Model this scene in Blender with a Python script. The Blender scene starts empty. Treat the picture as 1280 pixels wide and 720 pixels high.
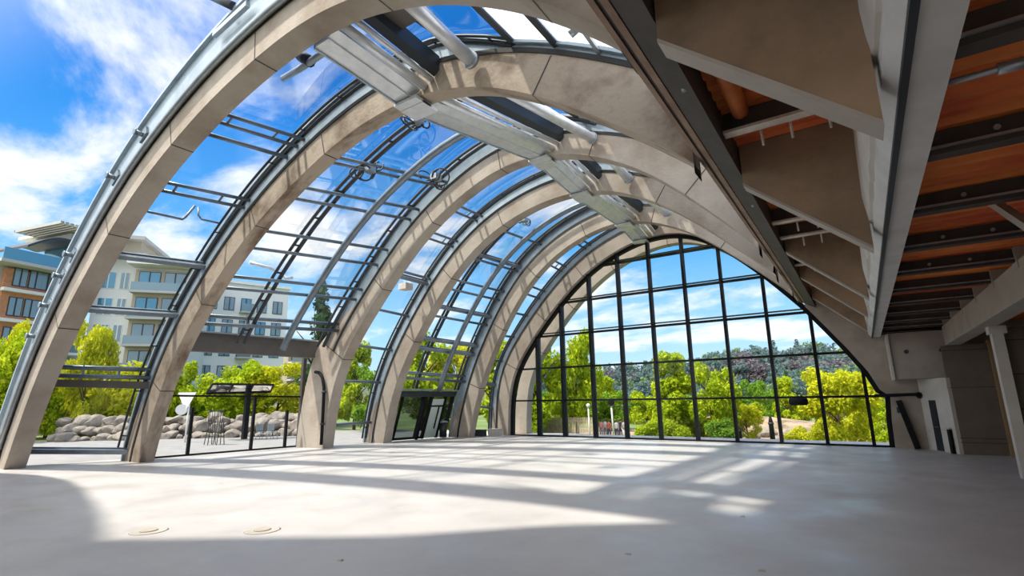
import bpy, bmesh, math, random
import numpy as np
from mathutils import Vector, Matrix, Euler
random.seed(7)
S = bpy.context.scene
COL = S.collection
PI = math.pi

# ------------------------------------------------------------------ camera
CH, F, PIT, YAW, ROL = 2.4, 636.0, 0.2156, 0.5936, -0.0148
fw = np.array([-math.sin(YAW)*math.cos(PIT), math.cos(YAW)*math.cos(PIT), math.sin(PIT)])
r0 = np.array([math.cos(YAW), math.sin(YAW), 0.0]); u0 = np.cross(r0, fw)
RT = r0*math.cos(ROL)+u0*math.sin(ROL); UP = u0*math.cos(ROL)-r0*math.sin(ROL)
cd = bpy.data.cameras.new('camera'); co = bpy.data.objects.new('camera', cd); COL.objects.link(co)
cd.sensor_width = 36; cd.lens = F*36/1280; cd.clip_end = 2000; cd.clip_start = .05
co.matrix_world = Matrix(((RT[0], UP[0], -fw[0], 0), (RT[1], UP[1], -fw[1], 0), (RT[2], UP[2], -fw[2], CH), (0, 0, 0, 1)))
S.camera = co
def ray(x, y): return fw*F+RT*(x-640)+UP*(360-y)
def at_z(x, y, z): r = ray(x, y); return Vector(np.array([0, 0, CH])+r*(z-CH)/r[2])
def at_y(x, y, Y): r = ray(x, y); return Vector(np.array([0, 0, CH])+r*Y/r[1])
def at_d(x, y, d): r = ray(x, y); return Vector(np.array([0, 0, CH])+r*d/math.hypot(r[0], r[1]))

# ------------------------------------------------------------------ materials
def nodes(name):
    m = bpy.data.materials.new(name); m.use_nodes = True
    n = m.node_tree.nodes; l = m.node_tree.links
    return m, n, l, n['Principled BSDF']
def mat(name, c, rough=.6, metal=0, c2=None, scale=3, detail=5, lo=.35, hi=.65, bump=0, bscale=20, spec=.5, stretch=None):
    m, n, l, b = nodes(name)
    b.inputs['Roughness'].default_value = rough; b.inputs['Metallic'].default_value = metal
    b.inputs['Specular IOR Level'].default_value = spec
    b.inputs['Base Color'].default_value = (*c, 1)
    tc = n.new('ShaderNodeTexCoord'); src = tc.outputs['Object']
    if stretch:
        mp = n.new('ShaderNodeMapping'); mp.inputs['Scale'].default_value = stretch; l.new(src, mp.inputs['Vector']); src = mp.outputs['Vector']
    if c2:
        nz = n.new('ShaderNodeTexNoise'); nz.inputs['Scale'].default_value = scale; nz.inputs['Detail'].default_value = detail
        nz.inputs['Roughness'].default_value = .62
        l.new(src, nz.inputs['Vector'])
        rp = n.new('ShaderNodeValToRGB'); rp.color_ramp.elements[0].position = lo; rp.color_ramp.elements[1].position = hi
        rp.color_ramp.elements[0].color = (*c, 1); rp.color_ramp.elements[1].color = (*c2, 1)
        l.new(nz.outputs['Fac'], rp.inputs['Fac']); l.new(rp.outputs['Color'], b.inputs['Base Color'])
    if bump:
        n2 = n.new('ShaderNodeTexNoise'); n2.inputs['Scale'].default_value = bscale; n2.inputs['Detail'].default_value = 6
        l.new(src, n2.inputs['Vector'])
        bp = n.new('ShaderNodeBump'); bp.inputs['Strength'].default_value = bump; bp.inputs['Distance'].default_value = .05
        l.new(n2.outputs['Fac'], bp.inputs['Height']); l.new(bp.outputs['Normal'], b.inputs['Normal'])
    return m
def leafmat(name, c1, c2, tr=.45):
    m, n, l, b = nodes(name)
    n.remove(b)
    g = n.new('ShaderNodeNewGeometry'); rp = n.new('ShaderNodeValToRGB')
    rp.color_ramp.elements[0].color = (*c1, 1); rp.color_ramp.elements[1].color = (*c2, 1)
    l.new(g.outputs['Random Per Island'], rp.inputs['Fac'])
    d = n.new('ShaderNodeBsdfDiffuse'); t = n.new('ShaderNodeBsdfTranslucent'); mx = n.new('ShaderNodeMixShader')
    mx.inputs['Fac'].default_value = tr
    l.new(rp.outputs['Color'], d.inputs['Color']); l.new(rp.outputs['Color'], t.inputs['Color'])
    l.new(d.outputs[0], mx.inputs[1]); l.new(t.outputs[0], mx.inputs[2]); l.new(mx.outputs[0], n['Material Output'].inputs['Surface'])
    return m
def glassmat(name, tint=(.93, .97, .98), refl=.5, rough=.02):
    m, n, l, b = nodes(name); n.remove(b)
    t = n.new('ShaderNodeBsdfTransparent'); t.inputs['Color'].default_value = (*tint, 1)
    g = n.new('ShaderNodeBsdfGlossy'); g.inputs['Roughness'].default_value = rough; g.inputs['Color'].default_value = (.9, .95, 1, 1)
    fr = n.new('ShaderNodeFresnel'); fr.inputs['IOR'].default_value = 1.45
    mu = n.new('ShaderNodeMath'); mu.operation = 'MULTIPLY'; mu.inputs[1].default_value = refl
    l.new(fr.outputs[0], mu.inputs[0])
    mx = n.new('ShaderNodeMixShader'); l.new(mu.outputs[0], mx.inputs['Fac']); l.new(t.outputs[0], mx.inputs[1]); l.new(g.outputs[0], mx.inputs[2])
    l.new(mx.outputs[0], n['Material Output'].inputs['Surface'])
    return m
def frostmat(name, c=(.9, .92, .95)):
    m, n, l, b = nodes(name); n.remove(b)
    t = n.new('ShaderNodeBsdfTranslucent'); t.inputs['Color'].default_value = (*c, 1)
    d = n.new('ShaderNodeBsdfDiffuse'); d.inputs['Color'].default_value = (*c, 1)
    mx = n.new('ShaderNodeMixShader'); mx.inputs['Fac'].default_value = .8
    l.new(d.outputs[0], mx.inputs[1]); l.new(t.outputs[0], mx.inputs[2]); l.new(mx.outputs[0], n['Material Output'].inputs['Surface'])
    return m
CONC = mat('concrete', (.40, .35, .295), .8, 0, (.21, .155, .11), .45, 9, .44, .78, .3, 9)
CONCF = mat('fin_concrete', (.33, .225, .14), .85, 0, (.15, .10, .06), .5, 7, .4, .75, .3, 7)
CONCG = mat('grey_concrete', (.42, .40, .37), .8, 0, (.30, .28, .25), .8, 6, .4, .7, .2, 12)
CONC2 = mat('stained_concrete', (.40, .33, .26), .8, 0, (.15, .10, .062), .6, 9, .46, .66, .35, 9, stretch=(1, 2.5, 1))
SEAM = mat('seam_shadow_gap', (.06, .05, .045), .9)
STEEL = mat('blue_grey_steel', (.38, .46, .52), .4, .3, (.29, .36, .42), 1.5, 4)
GALV = mat('galvanised_steel', (.42, .46, .49), .35, .65, (.32, .36, .40), 2.0, 4)
BRIGHT = mat('bright_galvanised', (.74, .76, .78), .35, .5, (.60, .63, .66), 2.5, 4)
PURL = mat('purlin_steel', (.20, .24, .28), .35, .5, (.14, .18, .21), 2.0, 4)
CHROME = mat('polished_duct', (.62, .63, .64), .22, .9)
DKST = mat('dark_steel', (.035, .042, .05), .45, .3)
BLACK = mat('black_frame', (.010, .010, .012), .6, spec=.15)
RUBBER = mat('gasket', (.02, .019, .018), .7)
DKBEAM = mat('dark_brown_beam', (.06, .05, .043), .7, 0, (.035, .028, .024), 1.5)
TRIM = mat('brown_trim', (.26, .17, .115), .75, 0, (.17, .10, .065), 2.0)
LINT = mat('lintel_paint', (.115, .10, .085), .6, 0, (.085, .075, .065), 1)
WHITEST = mat('white_flange', (.62, .57, .50), .6, 0, (.42, .36, .30), 3)
RUST = mat('rusty_deck', (.55, .095, .028), .6, .05, (.80, .26, .05), .5, 5, .42, .62, .2, 14, stretch=(.5, 1.6, 1))
ORANGE = mat('orange_pipe', (.62, .17, .03), .5, 0, (.36, .07, .02), 2.2, 5)
PANEL = mat('brown_panel', (.155, .125, .095), .7, 0, (.125, .10, .075), 1.2, 4)
OCHRE = mat('ochre_trim', (.30, .19, .09), .7)
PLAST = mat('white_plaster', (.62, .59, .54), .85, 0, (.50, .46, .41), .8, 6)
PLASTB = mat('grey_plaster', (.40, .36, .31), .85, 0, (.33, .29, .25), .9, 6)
BEAMG = mat('grey_beam', (.66, .65, .63), .75, 0, (.54, .53, .51), 1.2, 6)
GLASS = glassmat('clear_glass', (.95, .975, .98), .28)
GLASSD = glassmat('dim_glass', (.20, .24, .24), 1.0)
FROST = frostmat('white_roof_sheet')
PALE = mat('pale_door_glass', (.62, .72, .66), .2)
BLUEG = mat('blue_window_glass', (.10, .27, .38), .12, .3)
WINB = mat('window_glass', (.20, .27, .31), .12, .3)
WHITE = mat('white_render', (.74, .73, .71), .8)
GREYR = mat('grey_render', (.42, .41, .39), .8)
BRICK = mat('orange_brick', (.52, .24, .12), .8, 0, (.42, .18, .09), 3)
TAN = mat('tan_cladding', (.45, .38, .29), .8)
ROCK = mat('rock', (.30, .26, .22), .9, 0, (.13, .115, .10), 1.6, 6, .35, .7, .5, 4)
PAVE = mat('pavement', (.27, .265, .26), .9, 0, (.21, .205, .20), 1.5, 6)
EARTH = mat('sandy_earth', (.40, .28, .185), .95, 0, (.15, .12, .07), .5, 8, .42, .62, .6, 1.5)
GRASSM = mat('scrub_ground', (.10, .16, .03), .95, 0, (.20, .22, .08), .12, 6, .45, .62)
HILLM = mat('hill_ground', (.05, .09, .035), .95, 0, (.09, .085, .06), .05, 6)
BARK = mat('bark', (.09, .06, .04), .9)
WOOD = mat('fence_wood', (.50, .40, .29), .8, 0, (.40, .31, .22), 2)
SKIN = mat('skin', (.55, .33, .24), .6)
L_YEL = leafmat('leaf_yellow', (.38, .44, .015), (.74, .70, .04))
L_GRN = leafmat('leaf_green', (.20, .33, .012), (.60, .66, .035))
L_MID = leafmat('leaf_mid', (.08, .20, .02), (.27, .42, .04))
L_DRK = leafmat('leaf_dark', (.03, .08, .03), (.08, .15, .06), .3)
L_BLU = leafmat('hazy_forest_leaf', (.11, .175, .175), (.18, .26, .23), .4)  # leaf colour lightened and blued to paint in distance haze
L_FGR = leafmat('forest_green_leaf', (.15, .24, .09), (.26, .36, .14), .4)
L_RED = leafmat('forest_bare_twig', (.16, .15, .17), (.22, .19, .205), .3)  # purplish twig colour with the same distance haze mixed in
def plain(name, c): return mat(name, c, .8)

# floor: pale screed with faint polish
FLOORM, n, l, b = nodes('pale_screed')
tc = n.new('ShaderNodeTexCoord')
def nz(scale, det, ro=.6):
    q = n.new('ShaderNodeTexNoise'); q.inputs['Scale'].default_value = scale; q.inputs['Detail'].default_value = det; q.inputs['Roughness'].default_value = ro
    l.new(tc.outputs['Object'], q.inputs['Vector']); return q
a = nz(.35, 7); rp = n.new('ShaderNodeValToRGB')
rp.color_ramp.elements[0].position = .35; rp.color_ramp.elements[1].position = .68
rp.color_ramp.elements[0].color = (.43, .415, .405, 1); rp.color_ramp.elements[1].color = (.51, .495, .485, 1)
l.new(a.outputs['Fac'], rp.inputs['Fac']); l.new(rp.outputs['Color'], b.inputs['Base Color'])
a2 = nz(.6, 6); mr = n.new('ShaderNodeMapRange'); mr.inputs[1].default_value = .35; mr.inputs[2].default_value = .65; mr.inputs[3].default_value = .28; mr.inputs[4].default_value = .6
l.new(a2.outputs['Fac'], mr.inputs[0]); l.new(mr.outputs[0], b.inputs['Roughness'])
a3 = nz(3, 8); bp = n.new('ShaderNodeBump'); bp.inputs['Strength'].default_value = .08; bp.inputs['Distance'].default_value = .05
l.new(a3.outputs['Fac'], bp.inputs['Height']); l.new(bp.outputs['Normal'], b.inputs['Normal'])

# ------------------------------------------------------------------ mesh builder
class MB:
    def __init__(s): s.v = []; s.f = []; s.m = []; s.sm = []
    def add(s, vs, fs, mi=0, smooth=False):
        o = len(s.v); s.v += [tuple(v) for v in vs]
        for f in fs: s.f.append(tuple(i+o for i in f)); s.m.append(mi); s.sm.append(smooth)
        return s
    def box(s, x0, x1, y0, y1, z0, z1, mi=0):
        vs = [(x, y, z) for x in (x0, x1) for y in (y0, y1) for z in (z0, z1)]
        return s.add(vs, [(0, 1, 3, 2), (4, 6, 7, 5), (0, 4, 5, 1), (2, 3, 7, 6), (0, 2, 6, 4), (1, 5, 7, 3)], mi)
    def hexa(s, lo, hi, mi=0):      # two matching quads
        n = len(lo)
        return s.add(list(lo)+list(hi), [tuple(range(n))[::-1], tuple(range(n, 2*n))]+[(i, (i+1) % n, n+(i+1) % n, n+i) for i in range(n)], mi)
    def prism_xz(s, poly, y0, y1, mi=0):
        return s.hexa([(x, y0, z) for x, z in poly], [(x, y1, z) for x, z in poly], mi)
    def beam(s, a, b, w, h, mi=0, up=(0, 0, 1)):     # rectangular bar from a to b
        a = Vector(a); b = Vector(b); t = (b-a).normalized(); u = Vector(up)
        x = t.cross(u)
        if x.length < 1e-4: x = t.cross(Vector((1, 0, 0)))
        x.normalize(); z = x.cross(t)
        q = [(-1, -1), (1, -1), (1, 1), (-1, 1)]
        return s.hexa([a+x*i*w/2+z*j*h/2 for i, j in q], [b+x*i*w/2+z*j*h/2 for i, j in q], mi)
    def tube(s, pts, r, n=8, mi=0, caps=True):
        pts = [Vector(p) for p in pts]; rs = r if isinstance(r, (list, tuple)) else [r]*len(pts)
        o = len(s.v); ref = None
        for i, p in enumerate(pts):
            t = (pts[min(i+1, len(pts)-1)]-pts[max(i-1, 0)]).normalized()
            if ref is None: ref = t.orthogonal().normalized()
            ref = (ref-t*ref.dot(t)).normalized(); w = t.cross(ref)
            for k in range(n):
                a = 2*PI*k/n; s.v.append(tuple(p+(ref*math.cos(a)+w*math.sin(a))*rs[i]))
        for i in range(len(pts)-1):
            for k in range(n):
                s.f.append((o+i*n+k, o+i*n+(k+1) % n, o+(i+1)*n+(k+1) % n, o+(i+1)*n+k)); s.m.append(mi); s.sm.append(True)
        if caps:
            s.f.append(tuple(o+k for k in range(n))[::-1]); s.m.append(mi); s.sm.append(False)
            e = o+(len(pts)-1)*n; s.f.append(tuple(e+k for k in range(n))); s.m.append(mi); s.sm.append(False)
        return s
    def strip(s, rings, mi=0, close=True, caps=True, smooth=False):     # loft a list of rings
        n = len(rings[0]); o = len(s.v)
        for r in rings: s.v += [tuple(p) for p in r]
        for i in range(len(rings)-1):
            for k in range(n if close else n-1):
                s.f.append((o+i*n+k, o+i*n+(k+1) % n, o+(i+1)*n+(k+1) % n, o+(i+1)*n+k)); s.m.append(mi); s.sm.append(smooth)
        if caps and close:
            s.f.append(tuple(o+k for k in range(n))[::-1]); s.m.append(mi); s.sm.append(False)
            e = o+(len(rings)-1)*n; s.f.append(tuple(e+k for k in range(n))); s.m.append(mi); s.sm.append(False)
        return s
    def build(s, name, mats, parent=None, org=None):
        me = bpy.data.meshes.new(name)
        if parent is not None: org = wloc(parent)
        if org is None: org = Vector((0, 0, 0))
        me.from_pydata([(v[0]-org[0], v[1]-org[1], v[2]-org[2]) for v in s.v], [], s.f)
        ms = mats if isinstance(mats, (list, tuple)) else [mats]
        for m in ms: me.materials.append(m)
        me.polygons.foreach_set('material_index', s.m); me.polygons.foreach_set('use_smooth', s.sm)
        bm = bmesh.new(); bm.from_mesh(me); bmesh.ops.recalc_face_normals(bm, faces=bm.faces); bm.to_mesh(me); bm.free()
        me.update()
        o = bpy.data.objects.new(name, me); COL.objects.link(o)
        if parent is not None: o.parent = parent
        else: o.location = org
        return o
WL = {}
def wloc(o):
    v = Vector((0, 0, 0))
    while o is not None: v = v+o.location; o = o.parent
    return v
def tag(o, label=None, cat=None, group=None, kind=None):
    if label: o['label'] = label
    if cat: o['category'] = cat
    if group: o['group'] = group
    if kind: o['kind'] = kind
    return o
def thing(name, label, cat, loc=(0, 0, 0), group=None):
    o = bpy.data.objects.new(name, None); COL.objects.link(o); o.location = loc; o.empty_display_size = .2
    return tag(o, label, cat, group)
def struct(name, mb, m, parent=None, label=None):
    o = mb.build(name, m, parent); o['kind'] = 'structure'
    if label: o['label'] = label
    return o
def dup(root, loc, rz=0, sc=1, label=None, group=None):
    r = root.copy(); COL.objects.link(r); r.location = loc; r.rotation_euler = (0, 0, rz); r.scale = (sc, sc, sc) if not isinstance(sc, tuple) else sc
    if label: r['label'] = label
    if group: r['group'] = group
    for ch in list(root.children):
        c = ch.copy(); COL.objects.link(c); c.parent = r
        for g in ch.children:
            d = g.copy(); COL.objects.link(d); d.parent = c
    return r

# ------------------------------------------------------------------ floor and ground
struct('floor', MB().add([(-28.9, -7, 0), (7, -7, 0), (7, 30.45, 0), (-21.4, 30.45, 0), (-29.6, 6.2, 0), (-29.6, -7, 0),
                          (-28.9, -7, -.3), (7, -7, -.3), (7, 30.45, -.3), (-21.4, 30.45, -.3), (-29.6, 6.2, -.3), (-29.6, -7, -.3)],
       [(0, 1, 2, 3, 4, 5), (6, 11, 10, 9, 8, 7), (0, 6, 7, 1), (1, 7, 8, 2), (2, 8, 9, 3), (3, 9, 10, 4), (4, 10, 11, 5), (5, 11, 6, 0)]), FLOORM)

# ------------------------------------------------------------------ the arches
TR = {  # soffit line of each arch in its own plane (x, z), traced foot to edge beam
 1: [(-28.31, 0), (-27.13, 2.3), (-26.19, 3.75), (-24.54, 5.63), (-21.64, 7.99), (-19.45, 9.41), (-17.1, 10.36), (-14.6, 11.16), (-11.42, 11.6), (-10.06, 11.67), (-8.82, 11.48), (-7.79, 11.2), (-6.2, 10.55), (-4.62, 9.63), (-3.51, 8.78), (-2.49, 7.83), (-1.95, 7.2)],
 2: [(-25.87, 0), (-25.3, 1.95), (-24.46, 3.8), (-22.97, 5.55), (-20.57, 7.73), (-18.28, 9.23), (-16.51, 10.08), (-14.09, 11.0), (-12.22, 11.43), (-10.49, 11.5), (-9.07, 11.36), (-7.95, 11.01), (-6.6, 10.39), (-5.25, 9.46), (-4.03, 8.58), (-2.87, 7.6), (-1.95, 6.75)],
 3: [(-24.1, 0), (-23.9, 2.16), (-23.35, 4.0), (-22.5, 5.4), (-21.3, 6.7), (-19.9, 8.2), (-18.8, 9.3), (-17.3, 10.66), (-16.1, 11.3), (-14.5, 12.15), (-13.1, 12.65), (-12.1, 12.9), (-10.55, 12.87), (-8.45, 12.36), (-6.6, 11.4), (-5.5, 10.6), (-4.4, 9.55), (-1.95, 6.85)],
 4: [(-23.7, 0), (-23.25, 2.61), (-22.07, 4.93), (-20.27, 7.4), (-18.52, 9.42), (-16.37, 11.09), (-14.36, 11.94), (-12.53, 12.39), (-11.0, 12.5), (-9.51, 12.35), (-8.41, 12.0), (-7.6, 11.59), (-6.75, 11.08), (-5.36, 10.1), (-2.47, 7.19), (-1.95, 6.7)],
 5: [(-21.81, 0), (-21.54, 1.4), (-20.66, 3.9), (-19.72, 5.7), (-18.6, 7.52), (-17.82, 8.67), (-16.23, 10.4), (-13.91, 11.78), (-11.49, 12.5), (-10.2, 12.55), (-8.71, 12.15), (-7.86, 11.8), (-6.39, 11.0), (-3.49, 8.4), (-1.95, 6.8)],
 6: [(-20.45, 0), (-20.4, 2.6), (-20.0, 4.3), (-18.21, 6.63), (-16.5, 8.5), (-14.59, 10.2), (-12.8, 11.25), (-10.83, 11.98), (-9.01, 12.25), (-7.33, 11.93), (-5.82, 11.04), (-3.54, 8.79), (-1.95, 6.83)]}
TR[7] = TR[6]
YF = {1: 6.15, 2: 9.85, 3: 17.6, 4: 21.4, 5: 27.0, 6: 29.55, 7: 31.9}
YR = {1: 6.8, 2: 10.4, 3: 18.25, 4: 22.05, 5: 27.6, 6: 30.2, 7: 32.6}
NS = 96
def resample(pts, n):
    p = np.array(pts, float); L = np.r_[0, np.cumsum(np.hypot(*np.diff(p, axis=0).T))]
    t = np.linspace(0, L[-1], n+1)
    return np.c_[np.interp(t, L, p[:, 0]), np.interp(t, L, p[:, 1])]
CUR, NOR = {}, {}
for k, p in TR.items():
    c = resample(p, NS)
    for _ in range(30):
        q = c.copy(); q[1:-1] = (c[:-2]+2*c[1:-1]+c[2:])/4; c = q
    c = resample(c, NS); t = np.gradient(c, axis=0); t /= np.linalg.norm(t, axis=1)[:, None]
    CUR[k] = c; NOR[k] = np.c_[-t[:, 1], t[:, 0]]
def depth(k, i):
    x, z = CUR[k][i]
    if x > -12:      # towards the edge beam
        return .9+.45*max(0, min(1, (x+8)/5))
    base = {1: .5, 2: .85, 3: 1.5, 4: .75, 5: .75, 6: .5, 7: .5}[k]
    e = 2.6 if k != 3 else 4.6
    f = max(0., min(1., (e-z)/e)) if k != 3 else max(0., min(1., (7.2-z)/3.0))
    return .9+base*f*(2-f if k != 3 else 1)
def depthc(k, i):     # depth without the flared foot
    x, z = CUR[k][i]
    return .9+.45*max(0, min(1, (x+8)/5)) if x > -12 else .9
def fas(k, i):        # radial height of the steel fascia, low on the right of the crown
    x = CUR[k][i][0]; f = max(0., min(1., (x+9.5)/2.5))
    return FAS[k]*(1-f)+.28*f
FAS = {1: 1.45, 2: .8, 3: .8, 4: .75, 5: .75, 6: .6, 7: .4}
def off(k, i, d):
    p = CUR[k][i]+NOR[k][i]*d
    return min(p[0], -2.22), max(p[1], 0.0)
def band(mb, k, d0, d1, y0, y1, mi=0, i0=0, i1=NS, smooth=True):
    rings = []
    for i in range(i0, i1+1):
        a0 = d0(k, i) if callable(d0) else d0; a1 = d1(k, i) if callable(d1) else d1
        p = off(k, i, a0); q = off(k, i, a1)
        if i == 0: p = (p[0], 0.0); q = (q[0], 0.0)
        rings.append([(p[0], y0, p[1]), (p[0], y1, p[1]), (q[0], y1, q[1]), (q[0], y0, q[1])])
    # four separate faces strips keep crisp edges, smooth along the sweep
    for a, b in ((0, 1), (1, 2), (2, 3), (3, 0)):
        mb.strip([[r[a], r[b]] for r in rings], mi, close=False, caps=False, smooth=smooth)
    mb.add(rings[0], [(0, 1, 2, 3)], mi); mb.add(rings[-1], [(3, 2, 1, 0)], mi)
    return mb
DEEP = lambda k, i: depth(k, i)
LBL = {1: 'concrete arch nearest the camera with bracket stubs on its outer steel fascia',
       2: 'second concrete arch from the camera with dark stains on its left haunch',
       3: 'third concrete arch, its wide foot carrying a black downpipe',
       4: 'fourth concrete arch, standing left of the black glazed entrance',
       5: 'fifth concrete arch, standing right of the black glazed entrance',
       6: 'sixth concrete arch that frames the glazed end wall',
       7: 'outer concrete arch seen through the glass just beyond the end wall'}
ARCH = {}
for k in range(1, 8):
    yf, yr = YF[k], YR[k]
    root = thing('concrete_arch', LBL[k], 'arch', (CUR[k][0][0], (yf+yr)/2, 0)); ARCH[k] = root
    mb = MB(); band(mb, k, 0, DEEP, yf, yr)
    rnd = random.Random(k*5)
    for i in range(9, NS-2, 1):
        if i % 14 == (k*5) % 14 and CUR[k][i][0]+NOR[k][i][0]*1.6 < -2.4:      # shadow gaps between the cast segments
            for j in (i,):
                d = depth(k, j); p = off(k, j, -.006); q = off(k, j, d*.97); T = np.array([NOR[k][j][1], -NOR[k][j][0]])*.022
                mb.add([(p[0]-T[0], yf-.006, p[1]-T[1]), (p[0]+T[0], yf-.006, p[1]+T[1]), (q[0]+T[0], yf-.006, q[1]+T[1]), (q[0]-T[0], yf-.006, q[1]-T[1])], [(0, 1, 2, 3)], 1)
                mb.add([(p[0]-T[0], yf, p[1]-T[1]), (p[0]+T[0], yf, p[1]+T[1]), (p[0]+T[0], yr, p[1]+T[1]), (p[0]-T[0], yr, p[1]-T[1])], [(0, 1, 2, 3)], 1)
    mb.build('rib', [CONC2 if k == 2 else CONC, SEAM], root)
    s0 = 0 if k != 3 else next(i for i in range(NS) if off(3, i, 1.7)[1] > 5.3)
    s1 = next((i for i in range(NS//2, NS) if CUR[k][i][0]+NOR[k][i][0]*2.0 > -2.3), NS)
    if k < 7:
        g = MB(); band(g, k, lambda k, i: depthc(k, i), lambda k, i: depthc(k, i)+.13, yf-.03, yf+.3, 0, s0, s1); g.build('gasket', RUBBER, root)
        st = MB(); band(st, k, lambda k, i: depthc(k, i)+.13, lambda k, i: depthc(k, i)+fas(k, i), yf+.02, yf+.3, 0, s0, s1); st.build('steel_fascia', STEEL, root)
        st = MB(); band(st, k, lambda k, i: depthc(k, i)+fas(k, i)-.05, lambda k, i: depthc(k, i)+fas(k, i)+.06, yf-.1, yr+.1, 0, s0, s1); st.build('flange', STEEL, root)
    if k == 1:
        pts = []
        for i in range(NS+1):
            p = off(1, i, depthc(1, i)+.1); pts.append((p[0], yf-.12, p[1]))
        MB().tube(pts, .11, 8).build('edge_tube', GALV, root)
        for i in (14, 18, 22, 25, 36, 42):
            p = Vector((*off(1, i, depthc(1, i)+.95), 0)); c = Vector((p[0], yf, p[1]))
            m = MB(); nn = Vector((NOR[1][i][0], 0, NOR[1][i][1])); tt = Vector((NOR[1][i][1], 0, -NOR[1][i][0]))
            m.tube([c+Vector((0, .1, 0)), c+Vector((0, -.26, 0))], .09, 10); m.tube([c+Vector((0, -.26, 0)), c+Vector((0, -.31, 0))], .12, 10)
            m.beam(c-tt*.28-Vector((0, .02, 0)), c+tt*.28-Vector((0, .02, 0)), .06, .3, 0, nn)
            m.build('bracket', PURL, root)
    if k == 2:
        pass
    if k <= 5:     # buttress fin that carries the arch on to the grey beam
        zl = {1: 6.60, 2: 6.65, 3: 6.9, 4: 6.95, 5: 7.0}[k]
        zr = {1: 4.75, 2: 4.85, 3: 5.05, 4: 5.08, 5: 5.1}[k]
        f = MB(); fy = {1: 5.2, 2: 10.3, 3: 17.2, 4: 21.6, 5: 26.8}[k]; f.prism_xz([(-1.44, zl-.16), (.45, zr), (.45, 7.27), (-1.44, 7.27)], fy, fy+.3)
        fin = f.build('buttress_fin', CONCF, root)
        MB().hexa([(-1.44, fy-.01, zl-.165), (.45, fy-.01, zr-.005), (.45, fy-.01, zr-.06), (-1.44, fy-.01, zl-.22)], [(-1.44, fy+.32, zl-.165), (.45, fy+.32, zr-.005), (.45, fy+.32, zr-.06), (-1.44, fy+.32, zl-.22)]).build('edge_strip', PLASTB, fin)

# black downpipe on the third pier
dp = thing('downpipe', 'black bent downpipe running down the foot of the third arch', 'pipe', tuple(at_y(404, 557, 17.45)))
pts = [at_y(*q, 17.45) for q in ((394, 465), (399, 466), (403, 472), (405, 484), (404.5, 500), (403, 530), (401.5, 556))]
MB().tube(pts, .085, 8).build('pipe', BLACK, dp)
for q in ((405, 490), (403, 530)): MB().tube([at_y(q[0], q[1]-1.2, 17.45), at_y(q[0], q[1]+1.2, 17.45)], .13, 8).build('clip', DKST, dp)

# ------------------------------------------------------------------ glazed bays between the arches
def lerpP(a, b, v, i, d):     # point between arches a and b at index i, offset d
    p = off(a, i, d(a, i)); q = off(b, i, d(b, i)); y0, y1 = YR[a]-.15, YF[b]+.15
    return Vector((p[0]+(q[0]-p[0])*v, y0+(y1-y0)*v, p[1]+(q[1]-p[1])*v))
def idx_z(k, z, d):           # index on the left haunch where the offset line reaches z
    for i in range(NS//2):
        if off(k, i, d)[1] >= z: return i
    return NS//2
GO = lambda k, i: depthc(k, i)+min(fas(k, i), .8)
PO = lambda k, i: depthc(k, i)+min(.42, fas(k, i)-.1)
RO = lambda k, i: depthc(k, i)+min(.62, fas(k, i)-.1)
def idx_x(k, x):
    for i in range(NS+1):
        if CUR[k][i][0] >= x: return i
    return NS
BAYS = [  # a, b, glass starts at z, purlins (z, kind)
 (1, 2, 0.0, [(.35, 2), (3.5, 3), (6.1, 2), (7.9, 2), (9.9, 4), (11.3, 1), (11.75, 4)], 'first glazed bay, a narrow strip between the two nearest arches'),
 (2, 3, 5.3, [(6.2, 3), (7.6, 1), (8.25, 1), (9.4, 1), (9.95, 1), (11.4, 1), (11.9, 1), (12.7, 1), (13.05, 1)], 'second glazed bay, wide, above the lintel and open terrace glazing'),
 (3, 4, 0.0, [(1.1, 1), (3.3, 1), (5.2, 1), (7.2, 1), (8.9, 2), (9.3, 1), (10.9, 4), (12.2, 4)], 'third glazed bay, a narrow strip left of the entrance'),
 (4, 5, 3.1, [(3.4, 3), (5.3, 2), (5.7, 2), (7.1, 1), (7.7, 2), (8.7, 1), (9.3, 1), (10.4, 1), (10.8, 2), (11.9, 1)], 'fourth glazed bay, wide, above the black entrance'),
 (5, 6, 0.0, [(1.6, 1), (3.4, 2), (5.0, 1), (6.6, 1), (7.9, 1), (9.0, 1), (9.4, 1), (10.6, 4), (11.9, 4)], 'fifth glazed bay, a narrow strip beside the end wall')]
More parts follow.
